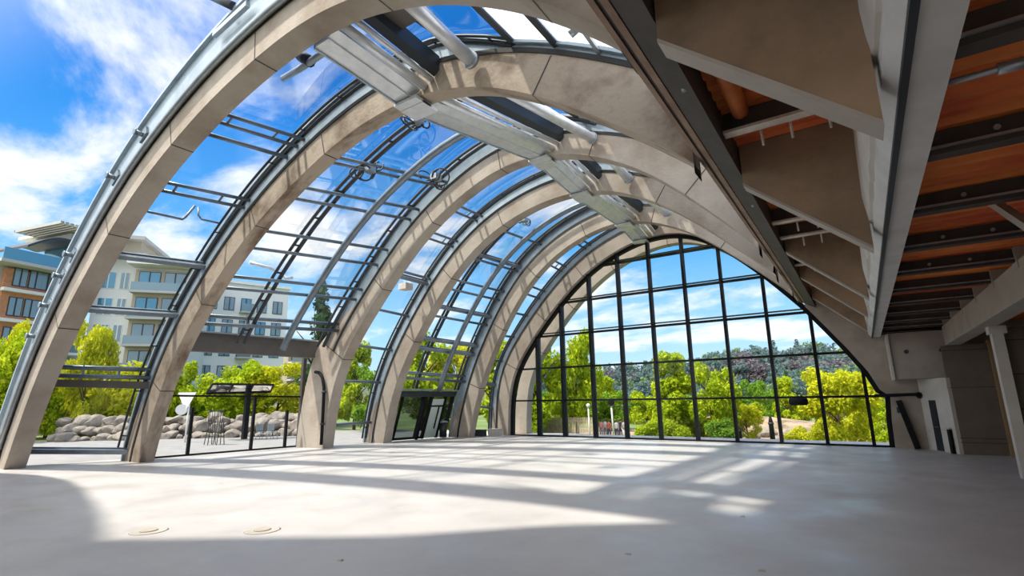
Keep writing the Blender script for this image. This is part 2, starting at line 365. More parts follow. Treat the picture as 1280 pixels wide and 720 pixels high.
for a, b, zs, purl, lab in BAYS:
    i0 = 0 if zs == 0 else min(idx_z(a, zs, 1.7), idx_z(b, zs, 1.7))
    ic = idx_x(2, -7.2 if a == 1 else -8.6)
    c = lerpP(a, b, .5, i0, GO)
    root = thing('glazed_roof_bay', lab, 'glazed roof', (c.x, c.y, 0 if zs == 0 else c.z))
    g = MB(); g.strip([[lerpP(a, b, v, i, GO) for v in (0, 1)] for i in range(i0, ic+1)], 0, close=False, caps=False, smooth=True); g.build('glass', GLASS, root)
    fz = MB(); fz.strip([[lerpP(a, b, v, i, GO) for v in (0, 1)] for i in range(ic, NS+1)], 0, close=False, caps=False, smooth=True); fz.build('white_roof_sheet', FROST, root)
    tag(root.children[-1], 'translucent white roofing sheet on the right of the crown')
    wide = b-a == 1 and (a in (2, 4))
    for z, kd in purl:
        i = idx_z(b, z, 1.32)
        if i < i0: continue
        P = lerpP(a, b, -.02, i, PO); Q = lerpP(a, b, 1.02, i, PO)
        m = MB()
        nn = Vector((NOR[b][i][0], 0, NOR[b][i][1])); tt = Vector((-NOR[b][i][1], 0, NOR[b][i][0]))*-1
        if kd == 1: m.tube([P, Q], .08, 8)
        elif kd == 2: m.beam(P, Q, .2, .16, 0, nn); m.beam(P+nn*.12, Q+nn*.12, .28, .05, 0, nn)
        elif kd == 3:
            m.tube([P, Q], .09, 8); m.tube([P-tt*.0+Vector((0, 0, .38)), Q+Vector((0, 0, .38))], .07, 8); m.tube([P+Vector((0, 0, .2))+nn*.25, Q+Vector((0, 0, .2))+nn*.25], .05, 6)
            for v in (.03, .35, .66, .97):
                R = P.lerp(Q, v); m.beam(R-Vector((0, 0, .1)), R+Vector((0, 0, .46)), .1, .07, 0, (0, 1, 0))
        else:
            e = Vector((NOR[b][i][1], 0, -NOR[b][i][0]))*.42
            m.tube([P, Q], .07, 8); m.tube([P+e, Q+e], .07, 8)
            for v in (.3, .7): m.tube([P.lerp(Q, v), (P+e).lerp(Q+e, v)], .045, 6)
        m.build('purlin', PURL, root)
    # curved glazing bars
    for v, dd, r, mm, two in ([(.40, 0.0, .10, DKST, 1), (.945, 0.0, .09, DKST, 1), (.62, -.5, .165, PURL, 0)] if wide else [(.955, 0.0, .065, DKST, 1)]):
        m = MB(); D = lambda k, i: RO(k, i)+dd
        e = ic if v != .62 else idx_x(2, -10.8)
        m.tube([lerpP(a, b, v, i, D) for i in range(i0, e+1, 2)], r, 8)
        if two:
            m.tube([lerpP(a, b, v-(.045 if wide else .075), i, D) for i in range(i0, e+1, 2)], r*.75, 6)
            for i in range(i0+2, e, 5 if wide else 6):
                m.tube([lerpP(a, b, v, i, D), lerpP(a, b, v-(.045 if wide else .075), i, D)], r*.5, 6)
        m.build('arched_bar', mm, root)
    # dark frames of the roof hatches near the crown
    for xx in (-9.2, -7.3, -6.1):
        i = idx_x(2, xx); m = MB(); m.beam(lerpP(a, b, -.02, i, GO), lerpP(a, b, 1.02, i, GO), .16, .2); m.build('hatch_bar', DKST, root)
    for v in ((.3, .62) if wide else (.45,)):
        m = MB(); i1, i2 = idx_x(2, -9.2), idx_x(2, -7.3)
        m.beam(lerpP(a, b, v, i1, GO), lerpP(a, b, v, i2, GO), .14, .18); m.build('hatch_bar', DKST, root)
    # cross bars on the white sheet
    for xx in (-4.9, -3.6, -2.6):
        i = idx_x(2, xx); m = MB(); m.beam(lerpP(a, b, -.02, i, PO), lerpP(a, b, 1.02, i, PO), .09, .09)
        for v in (.3, .7):
            p = lerpP(a, b, v, i, PO); m.tube([p, p+Vector((-.25, 0, -.12))], .09, 8)
        m.build('sheet_bar', GALV, root)

# lintel and terrace glazing of the second bay
iL, iR = idx_z(2, 4.95, 1.6), idx_z(3, 4.95, 1.6)
pL = Vector((-26.0, 10.3, 0)); pR = Vector((-25.3, 17.7, 0))
lt = thing('lintel_beam', 'deep dark lintel over the terrace glazing between second and third arch', 'beam', (-25.7, 14, 4.85))
m = MB(); m.hexa([(pL.x, pL.y, 4.85), (pL.x-.5, pL.y, 4.85), (pL.x-.5, pL.y, 5.75), (pL.x, pL.y, 5.75)], [(pR.x, pR.y, 4.85), (pR.x-.5, pR.y, 4.85), (pR.x-.5, pR.y, 5.75), (pR.x, pR.y, 5.75)]); m.build('web', LINT, lt)
m = MB(); m.beam((pL.x+.05, pL.y, 5.78), (pR.x+.05, pR.y, 5.78), .3, .07); m.build('top_flange', GALV, lt)
sf = thing('terrace_glazing', 'tall frameless terrace glazing with black posts under the dark lintel', 'glazing', (-26.4, 14, 0))
sA = Vector((-27.3, 10.3, 0)); sB = Vector((-26.5, 17.75, 0))
def onS(v, z): p = sA.lerp(sB, v); return Vector((p.x+.0, p.y, z))
MB().add([onS(0, 0), onS(1, 0), onS(1, 4.9), onS(0, 4.9)], [(0, 1, 2, 3)]).build('glass', GLASS, sf)
MB().beam(onS(-.02, 2.82), onS(1.02, 2.72), .06, .09).build('rail', BLACK, sf)
MB().beam(onS(0, .04), onS(1, .04), .1, .08).build('sill', BLACK, sf)
for v, h in ((.265, 2.25), (.655, 2.8), (.895, 2.0)): MB().beam(onS(v, 0), onS(v, h), .13, .13, 0, (0, 1, 0)).build('post', BLACK, sf)
MB().beam(onS(1, 0), onS(1, 4.9), .2, .2, 0, (0, 1, 0)).build('jamb', DKBEAM, sf)
# lintel of first bay
lt = thing('transom_beam', 'dark transom beam low between the two nearest arches', 'beam', (-27.6, 8.3, 3.1))
i = idx_z(2, 3.2, 1.32); P = lerpP(1, 2, -.02, i, PO); Q = lerpP(1, 2, 1.02, i, PO)
MB().beam(P, Q, .3, .3).build('beam', LINT, lt)

# entrance under the fourth bay
vs = thing('glazed_entrance', 'black framed glazed entrance with pale door between fourth and fifth arch', 'entrance', (-24.3, 24.6, 0))
def onV(y, z, o=0): return Vector((-25.0+.20*(y-22)+.32*z+o, y, z))
MB().beam(onV(21.95, 2.82), onV(27.1, 2.82), .5, .34).build('header', DKST, vs)
MB().beam(onV(21.9, 3.08, .1), onV(27.1, 3.08, .1), .55, .1).build('sill_flange', GALV, vs)
MB().add([onV(22, 0, -.05), onV(27, 0, -.05), onV(27, 2.7, -.05), onV(22, 2.7, -.05)], [(0, 1, 2, 3)]).build('glass', GLASSD, vs)
for y, w in ((22.2, .16), (23.1, .06), (24.75, .3), (25.25, .16), (26.35, .12), (26.95, .2)):
    MB().beam(onV(y, 0), onV(y, 2.7), w, .2, 0, (0, 1, 0)).build('mullion', BLACK, vs)
d = MB().hexa([onV(25.35, .08), onV(26.28, .08), onV(26.28, 2.5), onV(25.35, 2.5)], [onV(25.35, .08, .05), onV(26.28, .08, .05), onV(26.28, 2.5, .05), onV(25.35, 2.5, .05)]).build('door', PALE, vs)
MB().beam(onV(25.35, 2.05, .07), onV(26.28, 2.05, .07), .04, .1).build('door_rail', BLACK, d)
MB().beam(onV(25.95, .6, .09), onV(25.95, 2.0, .09), .05, .08, 0, (0, 1, 0)).build('handle', BLACK, d)
MB().beam(onV(21.95, .07), onV(25.2, .07), .2, .14).build('threshold', BLACK, vs)
bn = thing('litter_bin', 'dark litter bin standing at the entrance right of its pale door', 'bin', (-23.72, 26.65, 0))
MB().tube([(-23.72, 26.65, 0), (-23.72, 26.65, .95)], [.24, .27], 14).build('drum', DKST, bn)
MB().tube([(-23.72, 26.65, .95), (-23.72, 26.65, 1.02), (-23.72, 26.65, 1.06)], [.29, .29, .2], 14).build('lid', GALV, bn)

# unseen concrete vault, added behind the camera to shade the foreground floor
sh = MB(); rings = []
for i in range(0, NS+1, 2):
    p = off(1, i, .1); q = off(1, i, .7); x = p[0]
    ye = np.interp(x, [-29, -26, -24, -20, -16, -12, -10, -8, -3.5, -2], [5.2, 4.6, 3.8, 1.6, -.4, 2.2, 4.4, 5.95, 5.95, 5.0])
    rings.append([(p[0], -7, p[1]), (p[0], ye, p[1]), (q[0], ye, q[1]), (q[0], -7, q[1])])
sh.strip(rings); struct('roof', sh, CONC)

# ------------------------------------------------------------------ crown beam, one length per bay
for a, b, nm in ((1, 2, 'nearest'), (2, 3, 'second'), (3, 4, 'third'), (4, 5, 'fourth'), (5, 6, 'farthest')):
    ia, ib = idx_x(a, -10.4), idx_x(b, -10.4)
    p = Vector((-10.4, YR[a]+.02, CUR[a][ia][1]-.02)); q = Vector((-10.4, YF[b]-.02, CUR[b][ib][1]+.0))
    root = thing('crown_beam', {'nearest': 'nearest length of the bright steel crown beam, between first and second arch', 'second': 'second length of the crown beam, over the wide bay above the terrace glazing',
        'third': 'third length of the crown beam, between third and fourth arch', 'fourth': 'fourth length of the crown beam, over the wide bay above the entrance', 'farthest': 'farthest and shortest length of the crown beam, against the end wall arch'}[nm], 'beam', tuple(p.lerp(q, .5)), 'crown beam lengths')
    def sect(poly): return MB().hexa([(p.x+x, p.y, p.z+z) for x, z in poly], [(q.x+x, q.y, q.z+z) for x, z in poly])
    sect([(-.35, -.06), (.25, -.06), (.25, .0), (-.35, .0)]).build('soffit_plate', BRIGHT, root)
    sect([(-.36, -.1), (-.3, -.1), (-.3, .5), (-.36, .5)]).build('side_plate', STEEL, root)
    sect([(.25, .0), (.55, .1), (.55, .16), (.25, .06)]).build('inclined_plate', BRIGHT, root)
    d_ = q-p
    for x, z, r in ((.72, .18, .13), (1.0, .3, .09)):
        MB().tube([p+Vector((x, 0, z)), q+Vector((x, 0, z))], r, 12).build('bright_tube', BRIGHT, root)
    sect([(1.1, .35), (1.3, .5), (1.3, .95), (1.1, .95)]).build('gutter', DKST, root)
    for e, s in (((p, .25), (q, -.25)) if a > 1 else ((q, -.25),)):
        e2 = e+Vector((0, s*-.6, 0)); m = MB(); m.box(e2.x-.38, e2.x+.55, e2.y-.33, e2.y+.33, e2.z-.2, e2.z-.11)
        m.build('end_plate', BRIGHT, root)
    if a == 1:
        u = thing('roof_unit', 'dark louvred roof unit with brown underside between crown beam and nearest duct', 'roof unit', (-8.9, 7.7, 12.2))
        MB().box(-9.25, -8.35, 7.1, 8.4, 12.35, 12.95).build('case', DKST, u); MB().box(-9.2, -8.4, 7.15, 8.35, 12.28, 12.35).build('underside', LINT, u)
        for k in range(7): MB().box(-9.2+.12*k, -9.15+.12*k, 7.03, 7.1, 12.4, 12.9).build('louvre', GALV, u)
        MB().tube([(-8.3, 7.3, 12.6), (-8.1, 7.3, 12.5), (-7.8, 7.5, 12.45)], .07, 8).build('hose', GALV, u)
# round ducts right of the crown
for a, b, q0, q1, nm in ((1, 2, (528, 10), (594, 74), 'nearest the camera'), (2, 3, (652, 122), (704, 166), 'second'), (3, 4, (734, 200), (762, 216), 'third'), (4, 5, (784, 244), (798, 257), 'farthest')):
    P = at_y(*q0, YR[a]+.2); Q = at_y(*q1, YF[b]-.1)
    zc = {1: 12.3, 2: 12.6, 3: 13.0, 4: 13.0}[a]
    P = Vector((-7.6, YR[a]-.1, CUR[a][idx_x(a, -7.6)][1]+.55)); Q = Vector((-7.75, YF[b]-.15, CUR[b][idx_x(b, -7.75)][1]+.75))
    root = thing('round_duct', {1: 'shiny round duct under the roof hatches, nearest of the four', 2: 'shiny round duct over the wide second bay', 3: 'short shiny duct between third and fourth arch', 4: 'shiny round duct farthest from the camera'}[a], 'duct', tuple(P.lerp(Q, .5)), 'round ducts beside the crown')
    MB().tube([P, Q], .19, 16).build('duct', BRIGHT, root)
    for e, s in ((P, .1), (Q, -.02)):
        d_ = (Q-P).normalized(); MB().tube([e+d_*s, e+d_*(s-.12)], .24, 16).build('collar', GALV, root)

# loose fittings still hanging in the roof
o = thing('pipe_arm', 'short grey pipe arm hanging beside the nearest end of the crown beam', 'pipe', tuple(at_y(385, 78, 7.6)))
MB().tube([at_y(414, 58, 7.3), at_y(404, 66, 7.4), at_y(375, 86, 7.7), at_y(354, 98, 7.9)], .1, 10).build('pipe', GALV, o)
MB().tube([at_y(376, 70, 7.55), at_y(388, 77, 7.6)], .17, 10).build('bracket', DKST, o)
o = thing('bent_tube', 'bent grey tube dangling between purlins in the nearest glazed bay', 'pipe', tuple(at_y(228, 273, 8.4)))
MB().tube([at_y(183, 264, 7.3), at_y(205, 269, 7.9), at_y(228, 274, 8.5), at_y(232, 271, 8.6), at_y(244, 257, 8.8)], .05, 8).build('tube', PURL, o)
o = thing('bent_tube', 'small hooked tube near the second arch in the nearest glazed bay', 'pipe', tuple(at_y(255, 272, 9.2)))
MB().tube([at_y(248, 259, 9.0), at_y(248, 269, 9.0), at_y(252, 274, 9.1), at_y(274, 279, 9.6)], .04, 8).build('tube', PURL, o)
o = thing('white_pipe', 'crooked white pipe end lying on the purlins of the second bay', 'pipe', tuple(at_y(345, 340, 14.5)))
MB().tube([at_y(312, 328, 13), at_y(338, 335, 14), at_y(350, 341, 14.5), at_y(357, 348, 14.7), at_y(366, 347, 15)], .09, 8).build('pipe', BRIGHT, o)
o = thing('flood_light', 'white square flood light hanging in the third glazed bay', 'light', tuple(at_y(507, 358, 20.4)))
c = at_y(507, 358, 20.4); MB().box(c.x-.3, c.x+.3, c.y-.28, c.y+.28, c.z-.2, c.z+.16).build('housing', PLAST, o); MB().beam(c+Vector((-.1, 0, .16)), c+Vector((-.35, .2, .75)), .07, .07).build('bracket', GALV, o)
rl = random.Random(4)
for i, (px, py, Y_, lab) in enumerate(((522, 150, 12.5, 'tangled cable loops hanging in the second bay under the crown beam'), (545, 222, 16.2, 'cable loops hanging beside the third arch in the second bay'), (462, 212, 13.2, 'small cable knot on the arched bar of the second bay'), (655, 275, 24.5, 'cable loops hanging in the fourth bay near the crown'))):
    c = at_y(px, py, Y_); o = thing('cable_loops', lab, 'cable', tuple(c), 'cable loops in the roof')
    m = MB()
    for q in range(5):
        r_ = rl.uniform(.18, .42); ax = Vector((rl.gauss(0, 1), rl.gauss(0, 1), rl.gauss(0, .5))).normalized(); u_ = ax.orthogonal().normalized(); w_ = ax.cross(u_); dc = Vector((rl.uniform(-.4, .4), rl.uniform(-.4, .4), rl.uniform(-.25, .25)))
        m.tube([c+dc+(u_*math.cos(t_)+w_*math.sin(t_))*r_ for t_ in [k*PI/8 for k in range(15)]], .035, 6)
    m.build('cable', DKST, o); MB().box(c.x-.18, c.x+.18, c.y-.2, c.y+.2, c.z-.12, c.z+.14).build('junction_box', GALV, o)
o = thing('rail_bracket', 'dark rail bracket on the nearest arch fascia at the top of the photo', 'bracket', tuple(at_y(285, 15, 6.1)))
MB().beam(at_y(268, 44, 6.0), at_y(310, 5, 6.0), .12, .16).build('arm', GALV, o); MB().tube([at_y(262, -6, 6.0), at_y(292, 8, 6.05)], .13, 10).build('tube', DKST, o)

# ------------------------------------------------------------------ end wall glazing
OUT = [(x, z) for x, z in resample(TR[6], NS)]
OUT = [tuple(p) for p in CUR[6]]
RIGHT = [(-1.95, 6.83), (-1.2, 5.75), (-.41, 4.57), (.26, 3.45), (.6, 2.6), (.95, 2.28), (.86, 1.2), (.82, 0)]
outline = [(-20.45, 0)]+OUT[1:-1]+RIGHT
W = MB().add([(x, 30.0, z) for x, z in outline], [tuple(range(len(outline)))])
win = struct('window_1', W, GLASS, None, 'tall arched end wall of clear glass in a black grid')
ox = np.array([p[0] for p in outline]); oz = np.array([p[1] for p in outline])
def top_at(x):
    best = 0
    for i in range(len(outline)-1):
        a, b = outline[i], outline[i+1]
        if min(a[0], b[0]) <= x <= max(a[0], b[0]) and a[0] != b[0]:
            best = max(best, a[1]+(b[1]-a[1])*(x-a[0])/(b[0]-a[0]))
    return best
def span_at(z):
    xs = []
    for i in range(len(outline)-1):
        a, b = outline[i], outline[i+1]
        if (a[1]-z)*(b[1]-z) <= 0 and a[1] != b[1]: xs.append(a[0]+(b[0]-a[0])*(z-a[1])/(b[1]-a[1]))
    return min(xs), max(xs)
MX = [at_y(px, py, 30).x for px, py in ((675, 544), (707, 545), (745, 545.5), (784.5, 546.5), (827, 548), (873, 549), (922.5, 552), (978, 554.5), (1035.5, 557), (1101, 558))]
MX[-1] = .05
for x in MX:
    t = top_at(x)
    MB().box(x-.075, x+.075, 29.78, 30.12, 0, t).build('mullion', BLACK, win)
    MB().box(x-.03, x+.03, 30.12, 30.36, 0, t).build('outer_fin', DKST, win)
for z in (2.3, 4.42, 6.57, 8.72, 10.85):
    s0, s1 = span_at(z)
    MB().box(s0, s1, 29.84, 30.1, z-.055, z+.055).build('transom', BLACK, win)
    if z > 5: MB().box(s0, s1, 30.1, 30.3, z+.18, z+.24).build('outer_fin', DKST, win)
s0, s1 = span_at(.04)
MB().box(-20.4, .84, 29.85, 30.1, 0, .08).build('sill', BLACK, win)
fr = MB(); rings = []
oo = [Vector((x, 0, z)) for x, z in outline]
for i, p in enumerate(oo):
    t = (oo[min(i+1, len(oo)-1)]-oo[max(i-1, 0)]).normalized(); nn = Vector((t.z, 0, -t.x))      # inward
    rings.append([(p+nn*d+Vector((0, y, 0))) for d, y in ((-.05, 29.86), (.2, 29.86), (.2, 30.15), (-.05, 30.15))])
fr.strip(rings); fr.build('arch_frame', BLACK, win)
lamp = thing('round_sign', 'round black sign on a white pole outside the end wall', 'sign', tuple(at_y(763, 545, 38)))
c = at_y(764, 503, 38); MB().tube([c+Vector((0, -.04, 0)), c+Vector((0, .04, 0))], .26, 20).build('disc', BLACK, lamp)
MB().tube([at_y(764, 506, 38.1), Vector((c.x+.05, 38.1, -.9))], .07, 8).build('pole', WHITE, lamp)
fl = thing('black_fitting', 'black box fitting hanging under the lowest transom of the end wall', 'fitting', tuple(at_y(998, 500, 29.7)))
c = at_y(998, 502, 29.7); MB().tube([c+Vector((-.42, 0, 0)), c+Vector((-.36, 0, 0)), c+Vector((.36, 0, 0)), c+Vector((.42, 0, 0))], [.1, .19, .19, .1], 12).build('body', BLACK, fl)
MB().box(c.x-.2, c.x+.2, 29.66, 29.74, c.z+.1, 2.3).build('hanger', BLACK, fl)

# ------------------------------------------------------------------ right-hand side: edge beam, fins' ceiling, grey beam
eb = thing('edge_beam', 'long dark edge beam with brown trim along the right spring of the vault', 'beam', (-1.8, 13, 6.7))
def eb_sect(poly, nm, mm): return MB().hexa([(x, -3, z) for x, z in poly], [(x, 29.5, z) for x, z in poly]).build(nm, mm, eb)
eb_sect([(-1.84, 6.9), (-1.46, 6.68), (-1.46, 7.8), (-1.84, 7.8)], 'channel', DKBEAM)
eb_sect([(-1.98, 6.97), (-1.86, 6.9), (-1.86, 7.4), (-1.98, 7.4)], 'trim', TRIM)
eb_sect([(-2.04, 7.02), (-1.98, 6.985), (-1.98, 7.4), (-2.04, 7.4)], 'gasket', RUBBER)
eb_sect([(-2.14, 7.05), (-2.04, 6.99), (-2.04, 7.45), (-2.14, 7.45)], 'trim', TRIM)
for y in (6.9, 12.5): MB().tube([(-1.6, y, 6.78), (-1.58, y, 6.73)], .035, 8).build('bolt', GALV, eb)

def corrugated(x0, x1, y0, y1, z, pitch=.34, h=.08):
    m = MB(); ys = []; y = y0
    while y < y1:
        for dy, dz in ((0, 0), (.12, 0), (.17, h), (.29, h)): ys.append((y+dy*pitch/.34, z+dz))
        y += pitch
    m.strip([[(x0, a, b), (x1, a, b)] for a, b in ys], 0, close=False, caps=False)
    m.box(x0, x1, y0, y1, z+h+.02, z+h+.12)
    return m
struct('ceiling', corrugated(-1.5, .55, -4, 29.5, 7.28), RUST)
struct('ceiling', corrugated(.95, 6.2, -4, 29.7, 5.4), RUST)
# roof slab above everything on the right
struct('roof', MB().box(-1.75, 7, -4, 30.2, 8.35, 8.7), CONCG)

gb = thing('grey_beam', 'long pale grey downstand beam running away along the right, ragged plaster on its left face', 'beam', (.75, 13, 5))
MB().hexa([(.62, -3, 5.02), (.95, -3, 5.02), (.98, -3, 5.7), (.5, -3, 5.7), (.5, -3, 5.18)], [(.62, 29.55, 5.02), (.95, 29.55, 5.02), (.98, 29.55, 5.7), (.5, 29.55, 5.7), (.5, 29.55, 5.18)]).build('beam', BEAMG, gb)
MB().hexa([(.6, -3, 4.98), (.66, -3, 4.98), (.66, -3, 5.04), (.6, -3, 5.04)], [(.6, 29.55, 4.98), (.66, 29.55, 4.98), (.66, 29.55, 5.04), (.6, 29.55, 5.04)]).build('edge_bead', DKST, gb)
pl = MB(); rnd = random.Random(3); rings = []
y = -2.0
while y < 29.5:
    b_ = .03+.035*rnd.random(); z0 = 5.28+.16*rnd.random()
    rings.append([(.5, y, z0-.02), (.5-b_, y, z0), (.5-b_*1.6-.02*rnd.random(), y, z0+.45), (.5-.05*rnd.random(), y, 7.9), (.5, y, 7.9)])
    y += .18+.5*rnd.random()
pl.strip(rings, close=False, caps=False); pl.build('ragged_plaster', PLAST, gb)
for q, nm in (((1090, 14), 0), ((1094, 163), 0)):
    pass

# joists of the fin ceiling (white flanges) with hanging rods
lab2 = {8.9: 'dark joist with white flange between the two nearest buttress fins', 14.6: 'second dark joist with white flange, before the third buttress fin', 16.2: 'third white-flanged joist, close in front of the third buttress fin', 20.0: 'small white-flanged joist before the fourth buttress fin', 3.9: 'white-flanged joist in front of the nearest buttress fin'}
for y in (3.9, 8.9, 14.6, 16.2, 20.0):
    j = thing('ceiling_joist', lab2[y], 'joist', (-.5, y, 6.9), 'white flanged joists between the fins')
    MB().beam((-1.44, y, 7.06), (.45, y, 7.06), .08, .4).build('web', DKBEAM, j)
    MB().beam((-1.44, y-.06, 6.86), (.45, y-.06, 6.86), .22, .05).build('flange', WHITEST, j)
    for x in (-.9, -.45, .1, .3):
        MB().tube([(x, y+.25, 7.28), (x+.02, y+.22, 6.62)], .022, 6).build('hanging_rod', WHITEST, j)
for i, (a_, z_, r_) in enumerate((((5.6, 8.7), 7.385, .14), ((10.7, 12.6), 7.39, .13), ((17.6, 19.5), 7.39, .13))):
    o = thing('orange_pipe', ['orange duct pipe beside the edge beam, nearest of three', 'orange duct pipe beyond the second buttress fin', 'orange duct pipe beyond the third joist, farthest of three'][i], 'pipe', (-1.1, a_[0], z_), 'orange pipes over the fins')
    MB().tube([(-1.12, a_[0], z_-.25), (-1.12, a_[1], z_-.25)], r_, 14).build('pipe', ORANGE, o)
    MB().tube([(-1.12, a_[0]+1.2, z_-.25), (-1.12, a_[0]+1.35, z_-.25)], r_+.03, 14).build('collar', ORANGE, o)
for i, (y0, x0) in enumerate(((6.3, -.45), (11.0, -.4))):
    o = thing('rusty_duct', ['rusty crumpled duct above the gap behind the nearest buttress fin', 'rusty crumpled duct above the second fin gap'][i], 'duct', (x0, y0, 7.5), 'rusty ducts over the fins')
    MB().tube([(x0, y0-.4, 7.1), (x0+.05, y0+.2, 7.06), (x0-.02, y0+.7, 7.1), (x0, y0+1.2, 7.08)], [.13, .17, .14, .15], 12).build('duct', RUST, o)

# joists of the mezzanine ceiling
JY = [2.7, 5.05, 7.35, 9.7, 12.2, 14.7, 17.2, 19.7, 22.2, 24.7, 27.0, 29.2]
ordn = ['nearest', 'second nearest', 'third nearest', 'fourth nearest', 'fifth nearest', 'sixth nearest', 'seventh nearest', 'eighth nearest', 'fourth from the far end', 'third from the far end', 'second from the far end', 'farthest']
for i, y in enumerate(JY):
    j = thing('deck_joist', f'{ordn[i]} dark joist under the rusty deck right of the grey beam', 'joist', (2.5, y, 5.1), 'dark joists under the rusty deck')
    x1 = 6.0 if i < 6 else 3.25
    MB().beam((.94, y, 5.25), (x1, y, 5.25), .09, .28).build('web', DKBEAM, j)
    MB().beam((.94, y, 5.12), (x1, y, 5.12), .2, .06).build('flange', DKBEAM, j)
    MB().beam((.94, y-.12, 5.165), (x1, y-.12, 5.165), .03, .03).build('edge_angle', GALV, j)
    if i < 6:
        for x in (1.6, 2.3): MB().tube([(x, y-.04, 5.27), (x, y-.08, 5.27)], .035, 6).build('bolt', GALV, j)
c = thing('conduit', 'thin grey conduit crossing under the rusty deck near the top right corner', 'pipe', (2, 4.6, 5.2))
MB().tube([(.95, 5.75, 5.2), (1.6, 5.75, 5.2), (3.6, 5.8, 5.2)], .03, 8).build('pipe', GALV, c)
MB().tube([(1.35, 5.75, 5.2), (1.6, 5.75, 5.2)], .055, 8).build('coupling', GALV, c)
c = thing('brace', 'pale diagonal strut below the rusty deck at the right edge of the photo', 'strut', (2.6, 9.5, 5))
MB().beam(at_y(1240, 252, 10.6), at_y(1290, 285, 9.0), .11, .11).build('strut', PLASTB, c)

# ------------------------------------------------------------------ right wall zone
struct('wall_far', MB().prism_xz([(-1.95, 8.4), (-1.95, 6.83), (-1.2, 5.75), (-.41, 4.57), (.26, 3.45), (.6, 2.6), (.95, 2.28), (.86, 1.2), (.82, 0), (2.5, 0), (2.5, 8.4)], 29.6, 30.2), CONC)
bx = thing('concrete_box', 'grey concrete box beam end hanging below the far end of the rusty deck', 'concrete box', (2.2, 28.9, 3.05))
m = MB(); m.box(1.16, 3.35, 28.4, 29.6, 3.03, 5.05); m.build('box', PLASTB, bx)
for x in (1.75, 2.95): MB().tube([(x, 28.4, 4.2), (x, 28.36, 4.2)], .09, 10).build('anchor', DKST, bx)
MB().box(1.1, 1.19, 28.3, 29.6, 3.0, 5.0).build('edge_strip', PLAST, bx)  # whiter strip paints the light on the box's left face
# angled white wall with its doors
A_ = Vector((2.03, 29.6, 0)); B_ = Vector((2.82, 27.55, 0)); nrm = Vector((-(B_-A_).y, (B_-A_).x, 0)).normalized()*-1
if nrm.x > 0: nrm = -nrm
def onW(v, z, o=0): p = A_.lerp(B_, v)+nrm*o; return (p.x, p.y, z)
struct('wall_right', MB().hexa([onW(0, 0), onW(1, 0), onW(1, 0, -.3), onW(0, 0, -.3)], [onW(0, 3.02), onW(1, 3.02), onW(1, 3.02, -.3), onW(0, 3.02, -.3)]), PLAST)
dd = struct('door_1', MB().hexa([onW(.30, .02, .03), onW(.52, .02, .03), onW(.52, .02, 0), onW(.30, .02, 0)], [onW(.30, 2.1, .03), onW(.52, 2.1, .03), onW(.52, 2.1, 0), onW(.30, 2.1, 0)]), DKST)
MB().tube([onW(.48, 1.0, .03), onW(.48, 1.0, .08), onW(.42, 1.0, .08)], .015, 6).build('door_handle', GALV, dd)
rd = thing('low_post', 'short dark post at the foot of the white wall beside the brown panel', 'post', onW(.85, 0, .06))
MB().hexa([onW(.82, 0, .12), onW(.9, 0, .12), onW(.9, 0, .02), onW(.82, 0, .02)], [onW(.82, .95, .12), onW(.9, .95, .12), onW(.9, .95, .02), onW(.82, .95, .02)]).build('post', BLACK, rd)
MB().hexa([onW(.78, .95, .13), onW(.9, .95, .13), onW(.9, .95, .02), onW(.78, .95, .02)], [onW(.78, 1.0, .13), onW(.9, 1.0, .13), onW(.9, 1.0, .02), onW(.78, 1.0, .02)]).build('cap', PLAST, rd)
pp = thing('brown_panel', 'tall brown panel wall with cross rails at the far right, left of the white column', 'panel', (3.5, 27.6, 0))
MB().box(2.86, 4.3, 27.6, 27.75, 0, 4.32).build('board', PANEL, pp)
for z in (.45, .62, 2.6, 4.1): MB().box(2.8, 4.3, 27.585, 27.6, z, z+.025).build('groove', SEAM, pp)
MB().box(4.3, 4.5, 27.3, 27.75, 0, 4.45).build('ochre_jamb', OCHRE, pp)
pp = thing('brown_panel', 'dark brown panel at the right edge of the photo, right of the white column', 'panel', (4.5, 20.9, 0))
MB().box(3.6, 6.2, 20.9, 21.05, 0, 4.3).build('board', PANEL, pp)
for z in (.6, 1.9, 2.9, 3.9): MB().box(3.6, 6.2, 20.885, 20.9, z, z+.03).build('groove', SEAM, pp)
cl = thing('column', 'slim white column at the right edge of the photo before the brown panels', 'column', (3.5, 20.75, 0))
MB().box(3.36, 3.62, 20.55, 20.9, 0, 4.33).build('shaft', PLAST, cl); MB().box(3.3, 3.7, 20.5, 20.95, 4.1, 4.33).build('head', PLAST, cl)
wb = thing('wall_beam', 'beige beam carrying the right ends of the dark joists', 'beam', (3.2, 16, 4.3))
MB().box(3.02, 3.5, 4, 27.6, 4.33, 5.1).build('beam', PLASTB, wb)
for y in JY[5:11]:
    MB().box(3.0, 3.3, y-.2, y+.2, 4.95, 5.4).build('bearing_block', PLASTB, wb)
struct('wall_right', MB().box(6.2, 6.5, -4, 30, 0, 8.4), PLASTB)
struct('added_wall_back', MB().box(-30, 6.5, -7.3, -7, 0, 5.5), PLAST)  # unseen low wall added to block sky light, white to bounce some back
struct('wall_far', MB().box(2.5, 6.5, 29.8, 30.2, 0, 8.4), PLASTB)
ph = thing('black_pipe', 'black horizontal pipe with elbow on the concrete right of the end wall', 'pipe', (1.2, 29.4, 2.35))
MB().tube([(.35, 29.5, 2.32), (1.0, 29.45, 2.34), (1.85, 29.4, 2.36), (1.98, 29.42, 2.34), (2.02, 29.55, 2.3)], [.07, .07, .07, .13, .13], 10).build('pipe', BLACK, ph)
ph = thing('black_strut', 'black leaning strut on the concrete wall right of the end wall', 'strut', (1.5, 29.45, 0))
